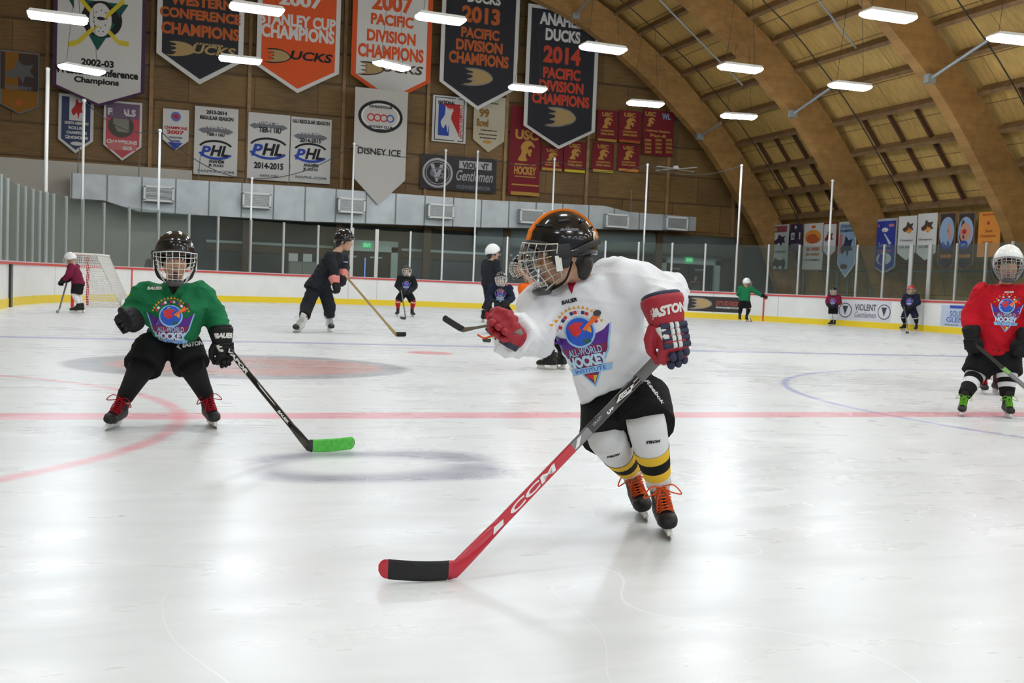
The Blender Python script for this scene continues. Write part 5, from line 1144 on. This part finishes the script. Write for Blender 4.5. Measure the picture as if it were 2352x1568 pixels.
d = Decal(H['jersey'], H['bvh'], at(1300,691,3.42), cam_dir(1,.22,-.2), N, 1, .012); d.text('BAUER', 0, 0, .060, .014, INK, .0025, .05, .2)
d = Decal(H['jersey'], H['bvh'], at(1300,652,3.42), cam_dir(1,.1,0), N, 1, .012); d.poly([(-.034,.055),(.042,.055),(.006,-.036)], cloth('undershirt_red', (0.42, 0.01, 0.04)), .002, 'undershirt')
d = Decal(H['pants'], H['pbvh'], at(1530,902,3.3), cam_dir(.25,-1,0), cam_dir(.5,0,-1), 1, .012); d.text('Reebok', 0, 0, .085, .019, G_WHITE, .0025, .03, .1)
for s, px, py, w_ in (('R', 1434, 1056, .05), ('L', 1506, 1016, .055)):
    me = H['sock'+s].data; d = Decal(H['sock'+s], bvh_of(me), at(px, py, 3.3), cam_dir(1, .25 if s == 'R' else .1, 0), cam_dir(.3, 0, -1), 1, .01); d.text('TRON', 0, 0, w_, .011, INK, .003, .07, .2)
hh = H['helmet']; hm = bvh_of(hh.data)
d = Decal(hh, hm, at(1308,528,3.38), cam_dir(1,.02,0), -FW, 1, .01); d.text('BAUER', 0, 0, .066, .009, GRYP, .002, .05, .2)
d = Decal(hh, hm, at(1367,545,3.40), cam_dir(1,.1,0), cam_dir(.5,0,-1), 1, .01); d.text('BAUER', -.096, -.042, .05, .008, G_WHITE, .014, .05, .2, .12); q = d.poly(disc(0,0,.017,.022), G_WHITE, .002, 'sticker'); d.t = q; d.poly(sc2(BIRD,0,.002,.022,.026), C_('sticker_ochre', (190,140,60)), .003, 'sticker_print'); d.poly(disc(-.002,-.010,.006,.007), INK, .0035, 'sticker_print')
# red cord end at the back of the raised glove
w0 = J['wrR']; MB().tube(cat([at(1134,770,3.20), at(1112,776,3.20), at(1097,768,3.20)], 4), [(.008,.003)]*9, 6).build('wrist_cord', L_ORG, H['gloveR'])
# his stick
top = at(1528,806,3.40); heel = on_ice(1046,1330); toe = on_ice(868,1334)
RDS = mat('stick_red', (0.50, 0.008, 0.03), 0.3, coat=0.4); BKS = mat('stick_black', (0.012, 0.012, 0.013), 0.25, coat=0.5); WHS = mat('stick_white', (0.75, 0.75, 0.74), 0.35); GRS = mat('stick_grey', (0.18, 0.18, 0.19), 0.3, 0.3); TAPEG = mat('tape_grey', (0.16, 0.16, 0.16), 0.8); TAPEB = mat('tape_black', (0.014, 0.014, 0.015), 0.75, bump=0.3, bscale=150)
st, S = stick('long red, white and black hockey stick held by the boy in white, black taped blade', top, heel, toe, 1.1, ((0,.09,TAPEG),(.09,.50,BKS),(.50,.60,GRS),(.60,1,RDS)), RDS, TAPEB, RDS, TAPEG, bh=.058, front=-FW, curve=.014)
def on_shaft(st, S, f0, f1, dy, h, m, txt=None, poly=None, bold=.06, shear=.15, off=.0008, flip=False):
    a, b = S['top'].lerp(S['end'], f0), S['top'].lerp(S['end'], f1); X = (a-b).normalized() if not flip else (b-a).normalized(); N = -FW if False else (S['N'] if S['N'].dot(FW) < 0 else -S['N']); Y = N.cross(X)
    c = (a+b)/2+N*(S['b']+off); L = (b-a).length; fn = lambda x, y, o: c+X*x+Y*(y+dy)+N*o; mb = MB()
    if txt: put(mb, text2d(txt, bold, shear), 0, 0, L, h, fn, .0006)
    else: shape(mb, [(x*L, y*h) for x, y in poly], fn, 0)
    mb.build('lettering' if txt else 'stripe', m, st, fix=False)
on_shaft(st, S, .70, .95, 0, .021, WHS, 'CCM', bold=.03); on_shaft(st, S, .22, .34, 0, .022, WHS, None, [(-.5,-.1),(.2,-.5),(.5,.1),(-.2,.5)]); on_shaft(st, S, .245, .315, .001, .009, BKS, 'CCM', off=.0016, bold=.01)
on_shaft(st, S, .36, .40, -.004, .010, WHS, 'U+', off=.001); on_shaft(st, S, .42, .48, .004, .009, GRS, 'CRAZY', off=.001); on_shaft(st, S, .54, .60, 0, .020, WHS, None, [(-.5,-.5),(-.1,-.5),(.5,.5),(.1,.5)]); on_shaft(st, S, .14, .22, .006, .003, WHS, None, SQ); on_shaft(st, S, .14, .24, -.006, .002, WHS, None, SQ)
on_shaft(st, S, .985, 1.05, -.002, .016, WHS, None, [(-.5,-.5),(.3,-.5),(.5,.3),(-.2,.5)])

# ------------------------------------------------------------------ the boy in green
look_from(400)
K = 0.98
J = joints(6.2, pv=(385,782,.10), nk=(400,655,-.10), hd=(402,592,-.22), shR=(330,680,-.06), shL=(462,676,-.06), elR=(300,722,.02), wrR=(302,735,-.24), elL=(494,728,.02), wrL=(508,764,-.12),
           hiR=(355,790,.06), hiL=(420,788,.06), knR=(322,850,-.08), knL=(444,848,-.05))
tR, tL = on_ice(241,990), on_ice(498,986)
hR = tR+V((.07,.205,0)); hL = tL+V((-.035,.215,0))
feet(J, K*.92, 'R', tR, hR, V((.30,0,1))); feet(J, K*.92, 'L', tL, hL, V((-.18,0,1))); J['hem'] = .90
cf = cam_dir(-.02,-.28,-1)
tor = [(at(400,648,6.08), cam_dir(1,0,0)*.055, cf*.05), sec(330,662,6.14,466,658,6.14,.085,cf), sec(312,705,6.10,478,700,6.10,.115,cf), sec(332,745,6.16,466,742,6.16,.125,cf), sec(348,768,6.20,462,766,6.20,.128,cf), sec(360,780,6.22,452,780,6.22,.115,cf)]
GG = dict(fingers=G_BLACK, cuff=G_BLACK, liner=G_BLACK, palm=G_TAN, roll=G_BLACK, stripe=None, pad=G_BLACK, patch=G_WHITE, text=G_WHITE)
grn, G = player('boy in green jersey and black shorts crouching on his skates at left', J, K, cf, cam_dir(.03,-.20,-1), cam_dir(.02,.98,-.20),
    dict(jersey=J_GREEN, pants=P_BLACK, sock=P_BLACK, sockseg=[(.93,1.0,FELT)], glove=GG, helmet=SHELLB, lace=L_RED), lod=0, torso=tor, sleeve=(.078,.072,.062), leg=(.104,.098),
    gl=dict(L=dict(d=cam_dir(.12,-.98,-.10), n=cam_dir(.50,.1,-.9), th=1, k=1.0, text=('BAUER', cam_dir(1,.05,.2), .11)), R=dict(d=cam_dir(-.30,-.15,-.95), n=cam_dir(-.85,-.5,.15), th=-1, k=1.0, curl=1.1)), seed=5.1, sockr=(.072,.062,.046), mouth=.014, wire=mat('cage_white', (0.75, 0.75, 0.72), 0.35))
crest(G['jersey'], G['bvh'], at(392,742,5.9), cam_dir(1,-.02,0), cam_dir(0,-.1,-1), .235, 0)
d = Decal(G['jersey'], G['bvh'], at(354,658,5.9), cam_dir(1,.0,0), cam_dir(0,0,-1), 1, .015); d.text('BAUER', 0, 0, .080, .018, G_WHITE, .003, .06, .2)
d = Decal(G['jersey'], G['bvh'], at(398,660,6.0), cam_dir(1,0,0), cam_dir(0,0,-1), 1, .015); d.poly([(-.042,.035),(.048,.035),(.0,-.040)], J_BLACK, .0025, 'undershirt')
d = Decal(G['pants'], G['pbvh'], at(442,790,5.9), cam_dir(1,.14,0), cam_dir(0,0,-1), 1, .015); d.text('EASTON', .006, 0, .115, .026, G_WHITE, .003, .05, .15); d.poly([(-.085,-.004),(-.06,.018),(-.07,-.002),(-.06,-.022)], G_WHITE, .003)
st, S = stick('black hockey stick with green taped blade held by the boy in green', at(512,786,6.10), on_ice(706,1038), on_ice(814,1034), 1.0, ((0,.62,BKS),(.62,.80,BKS),(.80,1,BKS)), BKS, mat('tape_green', (0.10, 0.55, 0.07), 0.7, bump=0.4, bscale=60, var=.15, scale=40), None, None, bh=.064, front=-FW, curve=-.012)
on_shaft(st, S, .10, .40, 0, .020, WHS, 'VAPOR', bold=.05, flip=True); on_shaft(st, S, .84, .98, 0, .014, WHS, 'BAUER', bold=.06, flip=True); on_shaft(st, S, .52, .80, -.006, .008, WHS, None, [(-.5,-.1),(.5,-.5),(.3,.5),(-.4,.3)])

# ------------------------------------------------------------------ the boy in red, right
look_from(2300)
K = 1.06
ref = on_ice(2270,952); hv = V((ref.x, ref.y, 0)).normalized(); sv = V((hv.y, -hv.x, 0))
J = joints_facing(ref, pv=(2288,803,.06), nk=(2309,655,0), hd=(2316,606,-.03), shR=(2254,672,.0), shL=(2368,670,.0), elR=(2230,724,.03), wrR=(2231,760,-.08), elL=(2386,730,.03), wrL=(2356,768,-.08),
           hiR=(2262,808,.06), hiL=(2314,808,.06), knR=(2240,862,-.02), knL=(2313,862,-.02))
tR, tL = on_ice(2206,957), on_ice(2322,962)
feet(J, K*.82, 'R', tR, tR+hv*.19-sv*.00, V((0,0,1))+sv*.12); feet(J, K*.82, 'L', tL, tL+hv*.19-sv*.05, V((0,0,1))); J['hem'] = .95
cf = cam_dir(-.05,-.05,-1)
red, Rr = player('boy in red jersey and white helmet standing at the right edge', J, K, cf, cam_dir(.02,-.05,-1), cam_dir(.03,1,-.05),
    dict(jersey=J_RED, pants=P_BLACK, sock=S_BLACK, sockseg=[(.22,.38,S_WHITE),(.54,.70,S_WHITE)], glove=dict(GG, cuff=G_BLACK), helmet=SHELLW, lace=L_GRN, toecap=TOE), lod=1, sleeve=(.078,.074,.062), leg=(.105,.100),
    gl=dict(R=dict(d=cam_dir(.05,-1,-.12), n=cam_dir(-.55,.05,-.85), th=-1), L=dict(d=cam_dir(-.25,-.95,-.2), n=cam_dir(.4,.1,-.9), th=1)), seed=9.3, sockr=(.074,.066,.050), wire=mat('cage_grey', (0.25, 0.25, 0.25), 0.4))
crest(Rr['jersey'], Rr['bvh'], facing_plane(ref,2312,710,-.12), cam_dir(1,-.06,0), cam_dir(0,0,-1), .225, 1)
d = Decal(Rr['jersey'], Rr['bvh'], facing_plane(ref,2318,670,-.12), cam_dir(1,0,0), cam_dir(0,0,-1), 1, .02); d.text('BAUER', 0, 0, .07, .016, G_WHITE, .003, .05, .2)
st, S = stick('dark hockey stick slanting out of the picture, held by the boy in red', facing_plane(ref,2234,786,-.12), on_ice(2446,975), on_ice(2535,978), 1.1, ((0,.42,BKS),(.42,.50,mat('stick_green', (0.2, 0.4, 0.1), 0.4)),(.50,1,GRS)), BKS, None, None, None, front=-FW)
# ------------------------------------------------------------------ players further up the rink
def inside(p, m):
    x = abs(p.x-(U0+RW/2))-(RW/2-RC); y = p.y-(VB-RC)
    return (math.hypot(max(x, 0), max(y, 0)) < RC-m)
def stance(px, py, h, face, spread=.16, lean=0.0, turn=0.0, crouch=0.0, arms='stick', v=None):
    """a standing skater whose feet meet the ice under photo pixel (px, py); face = heading in degrees, 0 = up the rink"""
    k = h/1.27; a = math.radians(face); f = V((math.sin(a), math.cos(a), 0)); r = V((f.y, -f.x, 0)); z = V((0,0,1)); B = on_ice(px, py)
    i = 0
    while not inside(B+f*0, .30) and i < 200: B = B*.995; B.z = 0; i += 1     # keep clear of the boards
    J = {}
    for s, sg in (('R', 1), ('L', -1)):
        c = B+r*sg*spread*.5*k*1.1; d = (f+r*sg*.25).normalized(); toe, heel = c+d*.118*k, c-d*.118*k; feet(J, k, s, toe, heel)
        J['kn'+s] = c+z*(.36-.03*crouch)*k+f*(.03+.10*crouch)*k; J['hi'+s] = B+r*sg*.065*k+z*(.60-.16*crouch)*k-f*.08*crouch*k
    pv = B+z*(.635-.16*crouch)*k-f*.09*crouch*k; up = (z+f*lean).normalized(); J['pv'] = pv
    J['nk'] = pv+up*.375*k; J['hd'] = J['nk']+(up*.7+z*.3)*.125*k+f*.03*k
    for s, sg in (('R', 1), ('L', -1)):
        J['sh'+s] = pv+up*.335*k+r*sg*.165*k
        J['el'+s] = J['sh'+s]-z*.185*k+r*sg*.06*k+f*.02*k; J['wr'+s] = J['el'+s]-z*.09*k+f*.14*k-r*sg*.10*k
    return J, k, f, r, z
def glv(J, f, d=None):
    g = {}
    for s, th in (('R', -1), ('L', 1)): dd = (J['wr'+s]-J['el'+s]).normalized(); g[s] = dict(d=dd, n=(V((0,0,.6))+f), th=th)
    return g
GB = dict(fingers=G_BLACK, cuff=G_BLACK, liner=G_BLACK, palm=G_BLACK, roll=G_BLACK, pad=G_BLACK, text=G_WHITE)
GPK = dict(GB, cuff=mat('glove_coral', (0.65, 0.20, 0.18), 0.6))
def front_crest(Rr, J, f, k, lod=2, w=.2, yo=.0): crest(Rr['jersey'], Rr['bvh'], J['pv'].lerp(J['nk'], .52+yo)+f*.12*k, f.cross(V((0,0,1)))*-1, f, w*k, lod)
def held(label, J, k, heel, toe, mats=((0,1,BKS),), blade=BKS, tape=TAPEB, hands=('R','L'), group=None, bh=.06, over=.10):
    a, b = J['wr'+hands[0]], J['wr'+hands[1]]; a = a-(V(heel)-a).normalized()*over
    return stick(label, a, heel, toe, k, mats, blade, tape, None, None, group, bh=bh*k, front=-FW)

# coach in black, striding to the right
look_from(740)
K = 1.36
J = joints(17.4, pv=(731,652,.05), nk=(775,578,0), hd=(791,553,0), shR=(757,590,-.16), shL=(788,592,.18), elR=(768,622,-.26), wrR=(768,640,-.30), elL=(793,612,.2), wrL=(789,628,-.05),
           hiR=(722,662,.02), hiL=(744,662,.10), knR=(704,705,-.05), knL=(757,706,.02))
tR, tL = on_ice(672,764), on_ice(762,763)
feet(J, K, 'R', tR, tR+V((.16,.27,0)), V((.45,0,1))); feet(J, K, 'L', tL, tL+V((-.02,.31,0)), V((0,0,1)))
hf = cam_dir(.97,-.12,-.2)
t, Q = player('person in black jacket and trousers with black helmet and white skates, bending over a stick', J, K, cam_dir(.80,-.3,-.55), hf, cam_dir(.05,1,0),
    dict(jersey=J_COACH, pants=J_COACH, sock=J_COACH, glove=GPK, helmet=SHELLB, boot=BOOTW, lace=L_WHT, toecap=TOE), lod=1, gl=dict(R=dict(d=cam_dir(.2,-.9,-.3), n=cam_dir(.6,.2,-.7), th=-1), L=dict(d=cam_dir(-.1,-.8,-.5), n=cam_dir(.9,.1,-.3), th=1)), cage=False, long_pants=True, leg=(.090,.084), sleeve=(.066,.060,.052), face=False)
d = Decal(Q['jersey'], Q['bvh'], at(785,597,17.1), cam_dir(1,0,0), -FW, 1, .03); d.poly(sc2(SQ,0,0,.12,.02), LBL, .004); d.poly(sc2(SQ,.08,-.12,.03,.10), G_WHITE, .004)
STW = mat('stick_wood', (0.35, 0.25, 0.10), 0.5)
held('long wooden hockey stick with black blade held by the bending person in black', J, 1.2, on_ice(908,772), on_ice(933,774), ((0,.16,G_WHITE),(.16,1,STW)), BKS, TAPEB, ('L','R'))
# second person in black with a white helmet
look_from(1130)
J, K, f, r, z = stance(1122, 741, 1.86, 75, spread=.12)
J['wrR'] = J['elR']-V((0,0,.14))*K+f*.1; J['wrL'] = J['elL']-V((0,0,.14))*K+f*.1
t, Q = player('person all in black with white helmet, seen from behind beside the navy boy', J, K, f, cam_dir(.9,.02,.35), z, dict(jersey=J_COACH, pants=J_COACH, sock=J_COACH, glove=GB, helmet=SHELLW, boot=BOOT, lace=L_WHT), lod=2, cage=False, long_pants=True, leg=(.085,.075), sleeve=(.062,.056,.05), gl=glv(J, f), hair=HAIR)
# boy in black with red socks
look_from(935)
J, K, f, r, z = stance(930, 727, 1.33, 190, spread=.34, lean=.15, crouch=.2)
t, Q = player('boy in black jersey with red socks standing before the far boards', J, K, f, cam_dir(.15,.1,-1), z, dict(jersey=J_BLACK, pants=P_BLACK, sock=S_RED, sockseg=[(.05,.14,S_WHITE),(.14,.2,S_YEL)], glove=GB, helmet=SHELLB), lod=2, gl=glv(J, f), wire=mat('cage_white', (0.75,0.75,0.72), 0.35))
front_crest(Q, J, f, K)
held('dark hockey stick of the boy in black with red socks', J, 1.0, on_ice(932,734), on_ice(919,733), ((0,1,GRS),), BKS, None)
# boy in navy in front of them
look_from(1140)
J, K, f, r, z = stance(1146, 766, 1.25, 200, spread=.36, lean=.42, crouch=.5)
t, Q = player('boy in navy jersey with black helmet leaning forward before the person with the white helmet', J, K, f, cam_dir(.05,-.05,-1), z, dict(jersey=J_NAVY, pants=P_BLACK, sock=S_RED, glove=GB, helmet=SHELLB), lod=1, gl=glv(J, f), wire=mat('cage_white', (0.75,0.75,0.72), 0.35), face=True)
front_crest(Q, J, f, K, 1, .2, .04)
held('pale shafted hockey stick of the navy boy behind the red glove', J, 1.0, on_ice(1128,786), on_ice(1108,786), ((0,1,WHS),), BKS, None)
# boy in orange, almost hidden
look_from(1230)
J, K, f, r, z = stance(1270, 848, 1.24, 330, spread=.20, lean=.30, crouch=.3)
J.update(joints(10.6, hd=(1203,612,0), nk=(1216,648,.05), shL=(1204,665,-.12), shR=(1252,664,.25), pv=(1262,738,.15), elL=(1206,712,-.15), elR=(1262,712,.25), wrL=(1206,738,-.32), wrR=(1244,742,-.1)))
f2 = cam_dir(-.75,-.2,.4)
t, Q = player('boy in bright orange jersey, mostly hidden behind the boy in white', J, K, f2, cam_dir(-.92,-.05,-.25), z, dict(jersey=J_ORG, pants=P_BLACK, sock=S_BLACK, glove=GB, helmet=SHELLB), lod=1, gl=dict(L=dict(d=cam_dir(-.6,-.6,0), n=cam_dir(-.5,.6,-.5), th=1), R=dict(d=cam_dir(-.8,-.4,0), n=cam_dir(-.2,.8,-.5), th=-1)), face=True)
st_a = at(1230,728,10.3); st_h = at(1062,764,10.6); st_t = at(1013,736,10.75)
stick('black hockey stick lifted off the ice behind the red glove', st_a, st_h, st_t, 1.0, ((0,1,mat('stick_dark_wood', (0.10,0.08,0.05), 0.4)),), BKS, TAPEB, None, None, up=cam_dir(.5,.8,0), bh=.065, front=-FW)
# kid in maroon by the goal
look_from(170)
J, K, f, r, z = stance(178, 718, 1.22, 285, spread=.16, lean=.30)
t, Q = player('child in maroon jersey and white helmet beside the goal', J, K, f, f-V((0,0,.35)), z, dict(jersey=J_MAR, pants=P_BLACK, sock=S_WHITE, glove=GB, helmet=SHELLW), lod=2, gl=glv(J, f))
held('pale hockey stick of the child in maroon by the goal', J, 1.0, on_ice(135,718), on_ice(129,720), ((0,1,GRS),), GRS, None)
# three by the right boards
look_from(1715)
J, K, f, r, z = stance(1708, 738, 1.50, 50, spread=.22, lean=.12)
J['elR'] = J['shR']+r*.16*K-z*.12*K+f*.05; J['wrR'] = J['elR']+r*.14*K-z*.06*K+f*.08
t, Q = player('child in green jersey and white helmet seen from behind at the far boards', J, K, f, f+r*.5, z, dict(jersey=J_GREEN, pants=P_BLACK, sock=S_BLACK, sockseg=[(.1,.25,mat('cloth_cream',(0.5,0.4,0.25),.8))], glove=dict(GB, fingers=mat('glove_brown', (0.25,0.06,0.03), .6)), helmet=SHELLW), lod=2, gl=glv(J, f), hair=BLOND)
held('hockey stick with red tip of the child in green at the far boards', J, 1.0, on_ice(1722,739), on_ice(1727,740), ((0,1,WHS),), RDS, None, ('L','L'))
look_from(1912)
J, K, f, r, z = stance(1912, 748, 1.28, 235, spread=.12)
t, Q = player('small child in maroon jersey and white socks at the far boards by the pale advertisement', J, K, f, f, z, dict(jersey=J_MAR, pants=P_BLACK, sock=S_WHITE, glove=GB, helmet=SHELLB), lod=2, gl=glv(J, f), wire=mat('cage_white', (0.75,0.75,0.72), 0.35)); front_crest(Q, J, f, K)
look_from(2090)
J, K, f, r, z = stance(2089, 750, 1.42, 245, spread=.34)
t, Q = player('boy in navy jersey and red helmet standing before the far right boards', J, K, f, f-r*.5, z, dict(jersey=J_NAVY, pants=J_NAVY, sock=S_BLACK, sockseg=[(.1,.2,S_WHITE),(.9,1,S_WHITE)], glove=GB, helmet=SHELLR), lod=2, gl=glv(J, f), hair=BLOND); front_crest(Q, J, f, K)
held('thin hockey stick of the boy in the red helmet', J, 1.0, on_ice(2087,766), on_ice(2080,766), ((0,1,GRS),), BKS, None)
# crouching child behind the boy in red
look_from(2280)
J, K, f, r, z = stance(2277, 905, 1.15, 200, spread=.17, lean=.5, crouch=.8)
t, Q = player('child in red socks crouching behind the legs of the boy in red', J, K, f, f, z, dict(jersey=J_RED, pants=J_RED, sock=S_RED, glove=GB, helmet=SHELLB, boot=mat('boot_maroon', (0.05,0.012,0.015), .5), lace=L_RED), lod=1, gl=glv(J, f), face=False)
# onlookers behind the glass
def onlooker(label, px, v, h, m_, hm_):
    p = at(px, 640, v); p = V((p.x, p.y, 0)); t = thing('person', label, 'person', p); b = MB(); z = V((0,0,1))
    b.tube([p, p+z*.5*h, p+z*.80*h, p+z*.85*h], [.10,.13,.12,.05], 14)
    for s in (-1, 1): b.tube([p+V((s*.19,0,.81*h)), p+V((s*.25,-.02,.62*h)), p+V((s*.20,-.16,.48*h))], [.06,.05,.04], 10); b.tube([p+V((s*.09,0,.5*h)), p+V((s*.1,0,.25*h)), p+V((s*.1,0,0))], [.09,.07,.05], 10)
    b.tube([p+V((-.19,0,.81*h)), p+V((.19,0,.81*h))], .06, 10); b.ball(p+z*.93*h, (.075,.095,.115), nu=14, nv=10)
    link('body', fuse(b, 'body', SKIN, .016, 3), t)
    c = MB(); c.tube([p+z*.42*h, p+z*.6*h, p+z*.80*h, p+z*.84*h], [.17,.17,.16,.07], 16)
    for s in (-1, 1): c.tube([p+V((s*.17,0,.81*h)), p+V((s*.25,-.02,.62*h)), p+V((s*.20,-.16,.50*h))], [.075,.065,.055], 10); 
    link('coat', fuse(c, 'coat', m_, .02, 3, wr=wrinkle(.01)), t)
    q = MB()
    for s in (-1, 1): q.tube([p+V((s*.09,0,.5*h)), p+V((s*.1,0,.25*h)), p+V((s*.1,0,.02))], [.11,.085,.07], 10)
    link('trousers', fuse(q, 'trousers', J_BLACK, .02, 3), t)
    hh = MB(); hh.ball(p+z*.95*h+V((0,.02,0)), (.09,.10,.11), nu=14, nv=10); hh.ball(p+z*.89*h+V((0,.05,0)), (.08,.07,.10), nu=12, nv=8); link('hair', fuse(hh, 'hair', hm_, .014, 3), t)
onlooker('person with dark hair watching from behind the glass next to the boy in green', 351, 39.6, 1.62, mat('coat_grey', (0.2,0.18,0.17), .8), HAIR)
onlooker('dark figure standing in the doorway behind the glass, right of the boy in white', 1597, 41.0, 1.70, mat('coat_dark', (0.02,0.02,0.024), .8), HAIR)
